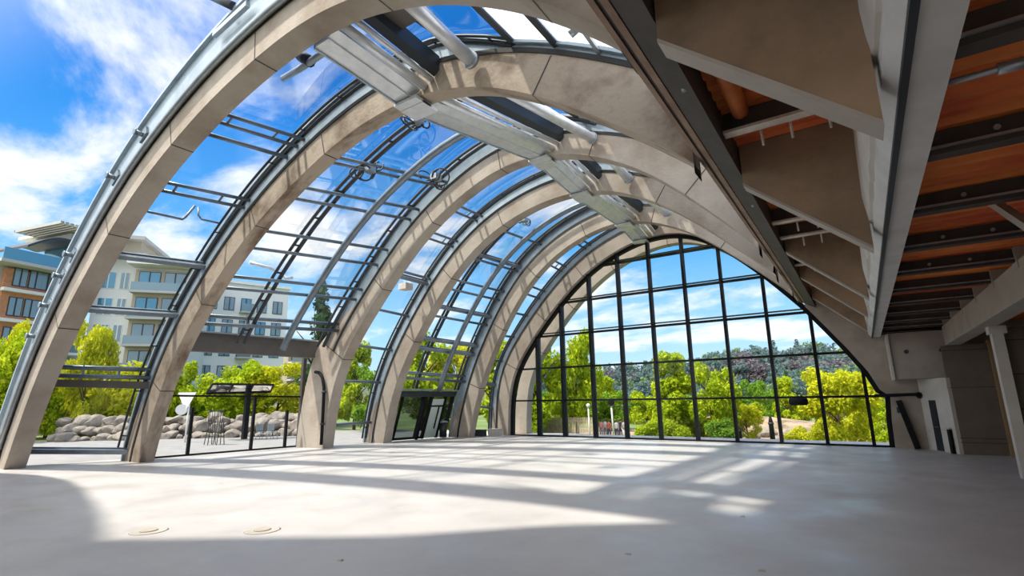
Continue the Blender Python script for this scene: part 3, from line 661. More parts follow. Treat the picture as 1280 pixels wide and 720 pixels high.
MB().beam((1.22, 29.45, 2.1), (1.62, 29.45, .02), .22, .2, 0, (0, 1, 0)).build('strut', BLACK, ph)
MB().box(1.1, 1.36, 29.4, 29.58, 1.55, 1.8).build('clamp', DKST, ph)

# ------------------------------------------------------------------ small things on the floor
for i, (px, py) in enumerate(((186, 664), (328, 663))):
    p = at_z(px, py, 0)
    o = thing('floor_socket', ['left one of two pale floor socket covers on the sunlit screed', 'right one of two pale floor socket covers on the sunlit screed'][i], 'floor socket', (p.x, p.y, 0), 'floor sockets')
    MB().tube([(p.x, p.y, .0), (p.x, p.y, .012)], [.33, .3], 20).build('mortar_ring', CONCG, o)
    MB().tube([(p.x, p.y, .012), (p.x, p.y, .03)], [.16, .14], 16).build('cover', PLASTB, o)
for i, (px, py) in enumerate(((425, 701), (928, 646), (952, 714), (785, 693), (1235, 668))):
    p = at_z(px, py, 0)
    o = thing('debris_chip', ['small debris chip on the floor, leftmost of the five', 'small debris chip in the middle of the floor beyond the others', 'small debris chip at the bottom edge of the photo right of centre', 'small debris chip near the bottom centre of the floor', 'small debris chip at the lower right of the floor'][i], 'debris', (p.x, p.y, 0), 'debris on the floor')
    MB().hexa([(p.x-.05, p.y-.03, 0), (p.x+.06, p.y-.02, 0), (p.x+.04, p.y+.05, 0), (p.x-.03, p.y+.04, 0)], [(p.x-.03, p.y-.01, .018), (p.x+.04, p.y-.01, .025), (p.x+.02, p.y+.03, .02), (p.x-.02, p.y+.02, .014)]).build('chip', CONCG, o)
for i, (x, y, w, d, h, mm, lab) in enumerate(((-21.1, 29.0, .85, .5, .42, PLAST, 'white box on the floor at the foot of the sixth arch'), (-22.0, 28.35, .9, .5, .38, DKST, 'dark low box on the floor beside the white box'))):
    o = thing('floor_box', lab, 'box', (x, y, 0))
    MB().box(x-w/2, x+w/2, y-d/2, y+d/2, 0, h).build('case', mm, o); MB().box(x-w/2-.02, x+w/2+.02, y-d/2-.02, y+d/2+.02, h, h+.05).build('lid', mm, o)

# ------------------------------------------------------------------ outdoors: ground
g = MB(); xs = np.linspace(-330, 120, 61); ys = np.linspace(-60, 330, 61)
def ground_z(x, y):
    z = -.12
    if y > 34: z -= 1.3*min(1, (y-34)/10)
    if y > 70 and x > -70: z -= 1.0*min(1, (y-70)/40)
    return z
g2 = MB(); o = 0
vv = [(x, y, ground_z(x, y)) for y in ys for x in xs]
ff = [(j*61+i, j*61+i+1, (j+1)*61+i+1, (j+1)*61+i) for j in range(60) for i in range(60)]
struct('ground', MB().add(vv, ff), GRASSM)
struct('terrace', MB().box(-30, 12, 30.45, 33.4, -.35, -.04), PLAST)
struct('pavement', MB().add([(-52.0, -20, -.06), (-27.5, -20, -.06), (-29.7, 6, -.06), (-21.4, 30.4, -.06), (-36.5, 33.4, -.06), (-43, 25, -.06), (-50, 12, -.06)], [(0, 1, 2, 3, 4, 5, 6)]), PAVE)
struct('road', MB().add([(-28, 44, -1.36), (10, 44, -1.36), (14, 62, -1.38), (-40, 62, -1.38)], [(0, 1, 2, 3)]), EARTH)
# hill
HX = [-330, -180, -150, -112, -90, -63, -45, -34, -18, 0, 30, 120]; HZ = [23, 21, 20, 16, 14, 14, 16, 18, 18, 15, 11, 7]
def hill_z(x, y):
    top = np.interp(x, HX, HZ)-4; t = min(1, max(0, (y-125)/95)); t = t*t*(3-2*t)
    return -2.5+(top+2.5)*t
xs = np.linspace(-330, 120, 46); ys = np.linspace(118, 300, 24)
vv = [(x, y, hill_z(x, y)) for y in ys for x in xs]
ff = [(j*46+i, j*46+i+1, (j+1)*46+i+1, (j+1)*46+i) for j in range(23) for i in range(45)]
struct('hillside', MB().add(vv, ff), HILLM)

# ------------------------------------------------------------------ trees
def leaf_blob(mb, rnd, blobs, n, size):
    tot = sum(b[3]**2 for b in blobs)
    for (x, y, z, r) in blobs:
        for _ in range(int(n*r*r/tot)+1):
            while True:
                d = Vector((rnd.gauss(0, 1), rnd.gauss(0, 1), rnd.gauss(0, 1)))
                if d.length > .01: break
            d.normalize(); rr = r*(rnd.random()**.35)
            p = Vector((x, y, z))+Vector((d.x*rr, d.y*rr, d.z*rr*.85))
            nrm = (d*.7+Vector((rnd.gauss(0, .6), rnd.gauss(0, .6), rnd.gauss(0, .6)+.4))).normalized()
            u = nrm.orthogonal().normalized(); a = rnd.random()*PI; w = nrm.cross(u)
            u2 = u*math.cos(a)+w*math.sin(a); w2 = nrm.cross(u2); s = size*(.6+.8*rnd.random())
            mb.add([p-u2*s, p-w2*s*.55+nrm*s*.12, p+u2*s, p+w2*s*.55-nrm*s*.1], [(0, 1, 2, 3)])
def make_tree(seed, shape, leafm, n, size):
    """unit tree: 1 m tall, crown radius .5 at scale 1"""
    rnd = random.Random(seed); blobs = []
    if shape == 'round':
        for _ in range(26):
            a = rnd.random()*2*PI; h = .17+.70*rnd.random(); R = .40*math.sin(PI*min(1, max(.1, (h-.08)/.95)))**.6*rnd.random()**.4
            blobs.append((R*math.cos(a), R*math.sin(a), h, .11+.07*rnd.random()))
    elif shape == 'tall':
        for _ in range(26):
            a = rnd.random()*2*PI; h = .13+.79*rnd.random(); R = .30*(1.05-h)**.5*rnd.random()**.4
            blobs.append((R*math.cos(a), R*math.sin(a), h, .07+.07*rnd.random()))
    elif shape == 'cone':
        for k in range(26):
            h = .1+.86*k/25; R = .26*(1.03-h); a = rnd.random()*2*PI
            blobs.append((R*.5*math.cos(a), R*.5*math.sin(a), h, .03+R*.6))
    else:        # bush
        for _ in range(22):
            a = rnd.random()*2*PI; R = .45*rnd.random()**.5; h = .15+.6*rnd.random()*(1-R)
            blobs.append((R*math.cos(a), R*math.sin(a), h, .14+.09*rnd.random()))
    c = MB(); leaf_blob(c, rnd, blobs, n, size)
    t = MB(); t.tube([(0, 0, -.02), (.01, 0, .2), (-.01, .01, .45), (0, 0, .75)], [.026, .021, .014, .005], 7)
    for _ in range(7):
        a = rnd.random()*2*PI; h = .25+.3*rnd.random(); t.tube([(0, 0, h), (.12*math.cos(a), .12*math.sin(a), h+.12), (.24*math.cos(a), .24*math.sin(a), h+.2)], [.011, .007, .003], 5)
    return c, t
PROTO = {}
def tree(kind, loc, h, r, label, rz=0, group=None, cat='tree', name='tree'):
    shape, leafm, n, size = {'yel': ('round', L_YEL, 8000, .025), 'grn': ('tall', L_GRN, 7500, .025), 'grnround': ('round', L_GRN, 7800, .025), 'mid': ('round', L_MID, 6000, .028),
        'drk': ('cone', L_DRK, 4000, .026), 'bush': ('bush', L_GRN, 5000, .036), 'bushy': ('bush', L_YEL, 5000, .036), 'bushm': ('bush', L_MID, 5000, .036),
        'fblu': ('round', L_BLU, 700, .055), 'fgrn': ('round', L_FGR, 700, .055), 'fcon': ('cone', L_BLU, 600, .045), 'fred': ('round', L_RED, 650, .05)}[kind]
    if kind not in PROTO:
        root = thing(name, label, cat, loc, group)
        c, t = make_tree(hash(kind) % 1 + len(PROTO)*3+1, shape, leafm, n, size)
        for mbx, nm, mm in ((c, 'crown', leafm), (t, 'trunk', BARK)):
            me = mbx.build(nm, mm); me.parent = root; me.location = (0, 0, 0)
        PROTO[kind] = root
    else:
        root = dup(PROTO[kind], loc, rz, 1, label, group)
        root.name = name; root['category'] = cat
        if not group and 'group' in root: del root['group']
    wr = {'round': .5, 'tall': .34, 'cone': .27, 'bush': .58}[shape]
    root.rotation_euler = (0, 0, rz); root.scale = (r/wr, r/wr, h)
    root.location = loc
    return root
def tree_px(kind, cx, ytop, ybot, wpx, Y, label, **kw):
    b = at_y(cx, ybot, Y); t = at_y(cx, ytop, Y); l_ = at_y(cx-wpx/2, (ytop+ybot)/2, Y); r_ = at_y(cx+wpx/2, (ytop+ybot)/2, Y)
    gz = ground_z(b.x, Y); tree(kind, (b.x, Y, gz), t.z-gz, abs(r_.x-l_.x)*.49, label, rz=cx*.37, **kw)
def tree_d(kind, cx, ytop, ybot, wpx, d, label, **kw):
    t = at_d(cx, ytop, d); gz = ground_z(t.x, t.y); l_ = at_d(cx-wpx/2, ytop, d); r_ = at_d(cx+wpx/2, ytop, d)
    tree(kind, (t.x, t.y, gz), t.z-gz, (r_-l_).length*.58, label, rz=cx*.37, **kw)
tree_px('yel', 1052, 452, 552, 112, 44, 'big bright yellow-green tree right of centre outside the end wall')
tree_px('grn', 672, 398, 542, 66, 43, 'tall green tree outside the leftmost panes of the end wall')
tree_px('grnround', 722, 404, 542, 66, 46, 'full green tree outside the third column of end wall panes')
tree_px('grn', 845, 438, 546, 66, 45, 'tall green tree outside the middle of the end wall')
tree_px('grnround', 896, 446, 548, 78, 44, 'broad bright green tree outside just right of the middle of the end wall')
tree_px('yel', 935, 500, 548, 46, 46, 'small yellow-green tree between the broad tree and the sandy bank')
tree_px('mid', 765, 485, 536, 60, 58, 'mid green rounded tree behind the people outside')
tree_px('grn', 762, 470, 536, 34, 62, 'narrow green tree rising behind the people outside')
tree_px('grnround', 812, 486, 545, 62, 50, 'rounded green tree right of the people outside')
tree_px('bush', 815, 512, 548, 44, 40, 'low green bush close to the glass right of the people', cat='bush', name='bush')
tree_px('bushy', 1000, 528, 552, 50, 42, 'low yellowish bush left of the big yellow tree', cat='bush', name='bush')
tree_px('grn', 985, 470, 530, 40, 66, 'slim green tree beyond the sandy bank')
tree_px('mid', 962, 482, 530, 46, 75, 'dark rounded tree beyond the sandy bank')
tree_px('drk', 990, 462, 525, 34, 90, 'dark conifer behind the slim green tree')
tree_px('mid', 945, 470, 525, 50, 95, 'dark rounded tree under the hill left of the conifer')
tree_px('bush', 1108, 512, 552, 40, 41, 'green bush at the last pane beside the concrete wall', cat='bush', name='bush')
tree_px('bush', 655, 505, 545, 40, 40, 'green bush outside the first pane of the end wall', cat='bush', name='bush')
tree_px('mid', 910, 500, 540, 60, 60, 'mid green tree behind the broad bright tree')
tree_px('grn', 640, 425, 545, 60, 52, 'green tree partly hidden by the left foot of the end arch')
# middle distance trees between the hall and the hill
for i, (cx, yt, wd, Y_, kd) in enumerate(((668, 470, 50, 80, 'mid'), (700, 478, 46, 90, 'grnround'), (742, 474, 50, 85, 'mid'), (790, 478, 46, 95, 'mid'), (832, 482, 50, 88, 'grnround'), (868, 476, 46, 98, 'mid'), (890, 484, 44, 80, 'grn'), (922, 478, 50, 92, 'mid'), (952, 488, 40, 84, 'grnround'), (978, 476, 50, 104, 'mid'), (1008, 482, 46, 86, 'grnround'), (1032, 474, 44, 96, 'mid'), (1080, 478, 50, 90, 'mid'), (1108, 482, 50, 84, 'grnround'))):
    tree_px(kd, cx, yt+13, 530, wd*.95, Y_, 'far leafy tree in the row below the forested hill', group='far trees below the hill')
for cx, yt, wd, Y_, kd, lab in ((690, 505, 50, 47, 'bush', 'green bush behind the left part of the picket fence'), (868, 505, 60, 46, 'bush', 'green bush between the two trees at the middle of the end wall'), (1075, 500, 60, 50, 'bushy', 'yellowish bush behind the big yellow tree'), (840, 510, 50, 42, 'bush', 'green bush at the foot of the tall tree in the middle of the end wall'), (905, 512, 50, 42, 'bushm', 'dark green bush at the foot of the broad bright tree'), (1030, 515, 40, 40, 'bushy', 'yellowish bush at the foot of the big yellow tree')):
    tree_px(kd, cx, yt, 548, wd, Y_, lab, cat='bush', name='bush')
# left of the hall
tree_d('grnround', 12, 405, 545, 110, 52, 'green tree left of the nearest arch below the orange brick flats')
tree_d('yel', 45, 388, 545, 56, 56, 'yellow-green tree behind the steel fascia of the nearest arch')
tree_d('bushy', 75, 440, 545, 110, 58, 'yellow-green bush behind the foot of the nearest arch', cat='bush', name='bush')
tree_d('yel', 122, 392, 540, 62, 54, 'bright yellow-green tree between the two nearest arches, left side')
tree_d('bushy', 165, 438, 545, 130, 57, 'broad yellow-green bush behind the boulders between the two nearest arches', cat='bush', name='bush')
tree_d('bush', 100, 462, 548, 70, 56, 'green bush above the left boulders between the two nearest arches', cat='bush', name='bush')
tree_d('bushm', 235, 455, 545, 90, 60, 'mid green bush behind the white traffic sign', cat='bush', name='bush')
tree_d('grnround', 228, 448, 540, 60, 56, 'green tree above the white traffic sign')
tree_d('grnround', 300, 445, 540, 90, 54, 'bright green tree behind the bus shelter roof')
tree_d('yel', 352, 448, 540, 76, 54, 'yellow-green tree right of the bus shelter')
tree_d('bush', 290, 492, 545, 120, 58, 'green bush below the bus shelter roof', cat='bush', name='bush')
tree_d('bushy', 368, 490, 545, 90, 57, 'yellow-green bush left of the third arch foot', cat='bush', name='bush')
tree_d('drk', 404, 352, 540, 62, 58, 'dark tall conifer seen through the upper glass of the second bay')
tree_d('grn', 448, 425, 550, 50, 50, 'green tree seen through the lower glass of the third bay')
tree_d('mid', 470, 450, 550, 60, 46, 'mid green tree behind the fourth arch')
tree_d('grnround', 530, 412, 545, 90, 52, 'green tree seen through the fourth bay above the entrance')
tree_d('yel', 575, 420, 545, 70, 54, 'yellow-green tree seen through the fourth bay right side')
tree_d('grn', 612, 430, 545, 50, 48, 'green tree seen through the narrow fifth bay')

# hillside forest
rnd = random.Random(11); cnt = 0
while cnt < 285:
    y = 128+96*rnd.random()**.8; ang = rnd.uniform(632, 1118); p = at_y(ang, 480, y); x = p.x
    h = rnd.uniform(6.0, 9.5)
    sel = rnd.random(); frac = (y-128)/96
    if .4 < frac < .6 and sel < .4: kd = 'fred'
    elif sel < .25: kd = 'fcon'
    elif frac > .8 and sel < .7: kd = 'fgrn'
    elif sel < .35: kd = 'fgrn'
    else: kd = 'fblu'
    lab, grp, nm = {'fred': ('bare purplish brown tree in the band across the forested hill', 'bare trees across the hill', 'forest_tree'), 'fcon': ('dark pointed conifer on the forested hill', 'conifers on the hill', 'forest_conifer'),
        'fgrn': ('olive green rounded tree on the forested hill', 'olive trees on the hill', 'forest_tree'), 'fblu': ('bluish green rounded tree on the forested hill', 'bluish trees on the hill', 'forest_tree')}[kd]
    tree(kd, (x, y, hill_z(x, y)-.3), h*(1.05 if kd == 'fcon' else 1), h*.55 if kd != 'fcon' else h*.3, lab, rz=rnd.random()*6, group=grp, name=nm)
    cnt += 1

# ------------------------------------------------------------------ boulders
RM = []
for s_ in range(5):
    bm = bmesh.new(); bmesh.ops.create_icosphere(bm, subdivisions=3, radius=1); rr = random.Random(s_)
    pl_ = [(Vector((rr.gauss(0, 1), rr.gauss(0, 1), rr.gauss(0, 1))).normalized(), rr.uniform(.55, .85)) for _ in range(9)]
    for v in bm.verts:
        for nn, dd_ in pl_:
            e = v.co.dot(nn)-dd_
            if e > 0: v.co -= nn*e*.92
        v.co.z *= .72
    me = bpy.data.meshes.new('boulder'); bm.to_mesh(me); bm.free(); me.materials.append(ROCK)
    for p in me.polygons: p.use_smooth = False
    RM.append(me)
rr = random.Random(5); nr = 0
def boulder(x, y, z, s, lab='grey boulder in the heap along the pavement outside', grp='boulders outside'):
    o = bpy.data.objects.new('boulder', RM[rr.randrange(5)]); COL.objects.link(o); o.location = (x, y, z+s*.35)
    o.scale = (s*rr.uniform(.8, 1.2), s*rr.uniform(.8, 1.3), s*rr.uniform(.8, 1.05)); o.rotation_euler = (rr.uniform(-.3, .3), rr.uniform(-.3, .3), rr.random()*6)
    tag(o, lab, 'boulder', grp); return o
R0 = at_z(70, 551, -.1); R1 = at_z(385, 543, -.1)
for k in range(84):
    v = k/83; row = k % 3
    p = R0.lerp(R1, v); dirv = Vector((p.x, p.y, 0)).normalized()
    q = p+dirv*(row*.85-2.0+rr.uniform(-.2, .2)); boulder(q.x, q.y, -.1+row*.5, rr.uniform(.38, .85)*(1.0 if row else .85))
for px, py, Y_, s_ in [(940, 534, 50, .7), (955, 530, 54, .9), (972, 536, 49, .6), (985, 531, 53, .8), (1000, 538, 48, .6), (1012, 533, 52, .7), (948, 540, 46, .5)]:
    p = at_y(px, py, Y_); boulder(p.x, Y_, -1.4, s_, 'grey boulder on the sandy road beyond the end wall', 'boulders on the sandy road')
for px, py, s_, lab in ((213, 540, 1.35, 'largest pale boulder between the two nearest arches'), (325, 538, 1.5, 'long flat boulder under the bus shelter')):
    p = at_z(px, py+6, -.1); boulder(p.x, p.y, -.1, s_, lab, None)

# ------------------------------------------------------------------ buildings
def facade(name, label, px0, px1, d0, d1, ztop, depth_, wallm, zb=-.2):
    """box building whose front runs from ray px0 at distance d0 to ray px1 at d1; returns helpers"""
    P = at_d(px0, 480, d0); Q = at_d(px1, 480, d1); P.z = Q.z = zb
    root = thing(name, label, 'building', (P.x, P.y, zb))
    T = (Q-P); Wd = T.length; T.normalize(); N = Vector((T.y, -T.x, 0))
    if N.dot(Vector((-P.x, -P.y, 0))) < 0: N = -N
    def at(u, z, o=0): return Vector((P.x, P.y, 0))+T*u+N*o+Vector((0, 0, z))
    def blk(u0, u1, z0, z1, o0, o1, nm, mm, par=root):
        return MB().hexa([at(u0, z0, o0), at(u1, z0, o0), at(u1, z0, o1), at(u0, z0, o1)], [at(u0, z1, o0), at(u1, z1, o0), at(u1, z1, o1), at(u0, z1, o1)]).build(nm, mm, par)
    blk(0, Wd, zb, ztop, -depth_, 0, 'wall', wallm)
    def win(u0, u1, z0, z1, glass=WINB, fr=None, o=0):
        f = blk(u0, u1, z0, z1, o, o+.06, 'window', fr or DKST)
        for j in range(2):
            um = u0+(u1-u0)*j/2
            blk(um+.07, um+(u1-u0)/2-.07, z0+.08, z1-.08, o+.06, o+.09, 'pane', glass, f)
    def balc(u0, u1, z, out=1.3, mm=GREYR):
        s = blk(u0, u1, z-.22, z, 0, out, 'balcony_slab', mm)
        blk(u0+.05, u1-.05, z, z+1.0, out-.08, out-.03, 'balcony_railing', WINB, s)
    return root, Wd, at, blk, win, balc
# white block with glazed balconies, between the two nearest arches
root, Wd, at, blk, win, balc = facade('apartment_building', 'white apartment block with glazed balconies seen between the two nearest arches', 98, 228, 70, 67, 18.2, 12, WHITE)
blk(Wd*.40, Wd*.97, 3, 17.0, .0, .5, 'balcony_bay', TAN)
for f in range(5):
    z = 3.2+f*2.9
    win(Wd*.05, Wd*.20, z, z+1.9, BLUEG, WHITE); win(Wd*.24, Wd*.33, z, z+1.9, WINB, WHITE)
    win(Wd*.44, Wd*.66, z-.2, z+2.0, BLUEG if f > 2 else WINB, DKST, .5); win(Wd*.70, Wd*.92, z-.2, z+2.0, WINB, DKST, .5)
    s = blk(Wd*.40, Wd*.97, z-.55, z-.3, .5, 1.7, 'balcony_slab', GREYR); blk(Wd*.41, Wd*.96, z-.3, z+.6, 1.6, 1.66, 'balcony_railing', WINB, s)
blk(-.6, Wd*.52, 18.2, 18.6, -13, 1.6, 'roof', GREYR); blk(Wd*.36, Wd+.8, 17.3, 17.8, -13, 2.2, 'roof', WHITE)
blk(Wd*.05, Wd*.35, 18.6, 20.6, -9, -1.2, 'penthouse', TAN); blk(-.2, Wd*.42, 20.6, 21.0, -10, 0, 'roof', GREYR)
# plain white block to its right
root, Wd, at, blk, win, balc = facade('apartment_building', 'plain white apartment block with square windows seen through the second bay', 240, 352, 74, 76, 17.8, 8, WHITE)
for f in range(5):
    z = 2.4+f*2.95
    for c in range(5):
        u = Wd*(.05+.19*c); win(u, u+Wd*.12, z, z+1.75, BLUEG if (f+c) % 3 == 0 else WINB)
    if f in (1, 2, 4): balc(Wd*.42, Wd*.58, z-.1)
blk(-.2, Wd+.2, 17.8, 18.15, -8.2, .3, 'roof', WHITE)
# low cream block behind the terrace
root, Wd, at, blk, win, balc = facade('apartment_building', 'cream terraced block with grey balconies low behind the trees left of the third arch', 358, 440, 84, 90, 11.2, 8, TAN)
for f in range(4):
    z = .9+f*2.6
    for c in range(4): win(Wd*(.04+.24*c), Wd*(.04+.24*c)+Wd*.17, z, z+1.6)
    s = blk(0, Wd, z-.5, z-.3, 0, 1.2, 'balcony_slab', WHITE); blk(0, Wd, z-.3, z+.5, 1.1, 1.16, 'balcony_railing', GREYR, s)
blk(-.3, Wd+.3, 11.2, 11.6, -8, .6, 'roof', WHITE)
# modern corner building on the left
root, Wd, at, blk, win, balc = facade('apartment_building', 'flats with orange brick bays, blue glass corner and projecting flat roof', -60, 92, 66, 70, 15.4, 12, GREYR)
def U(px): return Wd*(px+60)/152
blk(U(-30), U(30), 1, 15.2, 0, .5, 'brick_bay', BRICK)
for f in range(5):
    z = 2.2+f*2.85
    for u in (-20, 0, 16): win(U(u), U(u)+1.1, z, z+1.8, WINB, DKST, .5)
    blk(U(-32), U(34), z-.6, z-.3, .45, 1.0, 'floor_band', WHITE)
blk(U(30), U(44), -.2, 16.6, 0, 1.4, 'tower', CONCG)
for f in range(5):
    z = 2.2+f*2.85; s = blk(U(44), U(80), z-.5, z-.25, 0, 1.5, 'balcony_slab', WHITE); blk(U(45), U(78), z-.25, z+.6, 1.4, 1.45, 'balcony_railing', WINB, s)
    win(U(46), U(76), z, z+1.9, BLUEG, DKST)
f = blk(U(50), U(80), 14.6, 19.0, -4, .4, 'glass_corner', BLUEG)
for k in range(5): blk(U(50)+k*(U(80)-U(50))/4-.06, U(50)+k*(U(80)-U(50))/4+.06, 14.6, 19.0, .4, .48, 'glazing_bar', DKST, f)
blk(U(46), U(94), 19.0, 20.0, -6, .5, 'attic', GREYR)
blk(U(40), U(100), 20.2, 20.5, -8, 1.4, 'roof', WHITE)
m = blk(U(14), U(40), 20.2, 20.4, 2.2, 2.5, 'pergola', WHITE)
for k in range(5): blk(U(14)+k*(U(46)-U(14))/4.5-.15, U(14)+k*(U(46)-U(14))/4.5+.15, 20.15, 20.45, -5, 2.5, 'pergola_slat', GREYR, m)
blk(U(12), U(48), 20.2, 20.45, -5.2, -4.8, 'pergola_bar', DKST, m)
s = blk(U(-50), U(46), 15.4, 15.7, -6, 2.2, 'roof_terrace', GREYR); blk(U(-48), U(45), 15.7, 16.8, 2.0, 2.06, 'balcony_railing', BLUEG, s)
cv = MB(); rings = []
for k in range(13):
    u = U(-20)+(U(48)-U(-20))*k/12; z = 17.2+1.5*math.sin(PI*min(1, k/12*1.1)*.62)
    rings.append([at(u, z, -5), at(u, z, 1.9), at(u, z+.25, 1.9), at(u, z+.25, -5)])
cv.strip(rings); cv.build('curved_roof', DKST, root)

# ------------------------------------------------------------------ street things on the left
p0 = at_z(305, 549, -.06); dsh = math.hypot(p0.x, p0.y)
sh = thing('bus_shelter', 'open black shelter with glazed canopy outside the terrace glazing', 'shelter', tuple(p0))
Dv = Vector((p0.x, p0.y, 0)).normalized()
a0, a1 = at_d(266, 480, dsh-1.0), at_d(342, 481, dsh-1.0); b0, b1 = at_d(258, 492, dsh+.8), at_d(338, 490, dsh+.8)
MB().beam(a0, a1, .14, .14).build('canopy_beam', BLACK, sh); MB().beam(b0, b1, .14, .14).build('canopy_beam', BLACK, sh)
for v in (0, .33, .66, 1): MB().beam(a0.lerp(a1, v), b0.lerp(b1, v), .1, .1).build('rafter', BLACK, sh)
MB().add([a0, a1, b1, b0], [(0, 1, 2, 3)]).build('canopy_glass', GLASSD, sh)
t = at_d(306, 486, dsh); MB().beam((p0.x, p0.y, -.06), (p0.x, p0.y, t.z), .3, .3, 0, (0, 1, 0)).build('post', BLACK, sh)
sg = at_z(231, 553, -.06); d_ = math.hypot(sg.x, sg.y)
s_ = thing('traffic_sign', 'white traffic sign pole with triangular plate outside right of the second arch', 'sign', tuple(sg))
c = at_d(233, 500, d_-.1); R_ = Vector((RT[0], RT[1], 0)).normalized()
tri = [c+R_*.62+Vector((0, 0, .5)), c-R_*.62+Vector((0, 0, .5)), c+Vector((0, 0, -.75))]
nv = Vector((sg.x, sg.y, 0)).normalized()*.04
MB().hexa(tri, [v+nv for v in tri]).build('plate', WHITE, s_)
MB().tube([(sg.x, sg.y, -.06), (sg.x, sg.y, c.z+.5)], .06, 8).build('pole', WHITE, s_)
c2 = at_d(227, 512, d_-.1); MB().tube([c2, c2+nv], .35, 14).build('round_plate', WHITE, s_)
for i, px in enumerate((262, 273)):
    p = at_z(px, 556, -.06); o = thing('bar_stool', ['left one of two tall slim bar stools on the terrace outside', 'right one of two tall slim bar stools on the terrace outside'][i], 'stool', tuple(p), 'bar stools outside')
    h = 1.25
    MB().tube([(p.x, p.y, h), (p.x, p.y, h+.05)], .24, 14).build('seat', DKST, o)
    for a in range(4):
        an = PI/4+a*PI/2; MB().tube([(p.x+.16*math.cos(an), p.y+.16*math.sin(an), h), (p.x+.32*math.cos(an), p.y+.32*math.sin(an), -.06)], .025, 6).build('leg', DKST, o)
    MB().tube([(p.x+.24*math.cos(a*PI/8), p.y+.24*math.sin(a*PI/8), .45) for a in range(17)], .018, 5).build('foot_ring', DKST, o)
    m = MB()
    for a in (-.9, -.3, .3, .9): m.tube([(p.x-.2*math.cos(a), p.y+.2*math.sin(a), h), (p.x-.24*math.cos(a), p.y+.24*math.sin(a), h+.75)], .018, 5)
    m.tube([(p.x-.24*math.cos(a), p.y+.24*math.sin(a), h+.75) for a in (-.9, -.3, .3, .9)], .025, 6); m.build('backrest', DKST, o)
for i, px in enumerate((326, 340)):
    p = at_z(px, 549, -.06); o = thing('garden_chair', ['left one of two pale wire chairs beside the boulders', 'right one of two pale wire chairs beside the boulders'][i], 'chair', tuple(p), 'wire chairs outside')
    MB().box(p.x-.24, p.x+.24, p.y-.24, p.y+.24, .42, .46).build('seat', GALV, o)
    m = MB(); m.box(p.x-.26, p.x-.22, p.y-.24, p.y+.24, .5, .95); m.build('backrest', GALV, o)
    for sx in (-1, 1):
        for sy in (-1, 1): MB().tube([(p.x+.2*sx, p.y+.2*sy, .42), (p.x+.24*sx, p.y+.24*sy, -.06)], .018, 6).build('leg', GALV, o)

# ------------------------------------------------------------------ beyond the end wall: fence, lamp, people
F0 = at_y(650, 545, 44); F1 = at_y(748, 545, 44); zf = -1.42
fe = thing('picket_fence', 'pale wooden picket fence outside the left panes of the end wall', 'fence', ((F0.x+F1.x)/2, 44, zf))
m = MB(); n_ = 46
for k in range(n_):
    x = F0.x+(F1.x-F0.x)*k/(n_-1); m.box(x-.05, x+.05, 43.97, 44.0, zf, zf+2.1)
m.build('pickets', WOOD, fe)
for z in (.5, 1.7): MB().box(F0.x, F1.x, 44.0, 44.06, zf+z, zf+z+.1).build('fence_rail', WOOD, fe)
lp = at_y(737, 545, 42); o = thing('lamp_post', 'slim white lamp post before the picket fence', 'lamp post', (lp.x, 42, zf))
MB().tube([(lp.x, 42, zf), (lp.x, 42, 1.6)], .06, 8).build('pole', WHITE, o); MB().tube([(lp.x, 42, 1.6), (lp.x, 42, 1.85), (lp.x, 42, 1.95)], [.12, .2, .05], 10).build('lamp_head', WHITE, o)
for i, (px, lab) in enumerate(((966, 'dark bollard on the sandy road outside'), (925, 'dark bin-like bollard outside beside the seventh mullion'))):
    p = at_y(px, 549, 40); zz = ground_z(p.x, 40); o = thing('bollard', lab, 'bollard', (p.x, 40, zz))
    hh = 1.9 if i == 0 else 1.2
    MB().tube([(p.x, 40, zz), (p.x, 40, zz+hh*.8), (p.x, 40, zz+hh)], [.17, .15, .07], 12).build('shaft', BLACK, o); MB().tube([(p.x, 40, zz+hh*.72), (p.x, 40, zz+hh*.78)], .19, 12).build('band', DKST, o)
# sandy bank and slabs
bk = MB(); rings = []
B0 = at_y(905, 530, 62)
for k in range(9):
    v = k/8; x = -22+20*v; h = 1.7*math.sin(PI*v)**.7
    rings.append([(x, 57, -1.6), (x, 60, -1.4+h*.6), (x, 63, -1.4+h), (x, 69, -1.4+h*.8), (x, 74, -1.8)])
bk.strip(rings, close=False, caps=False, smooth=True); struct('earth_bank', bk, EARTH)

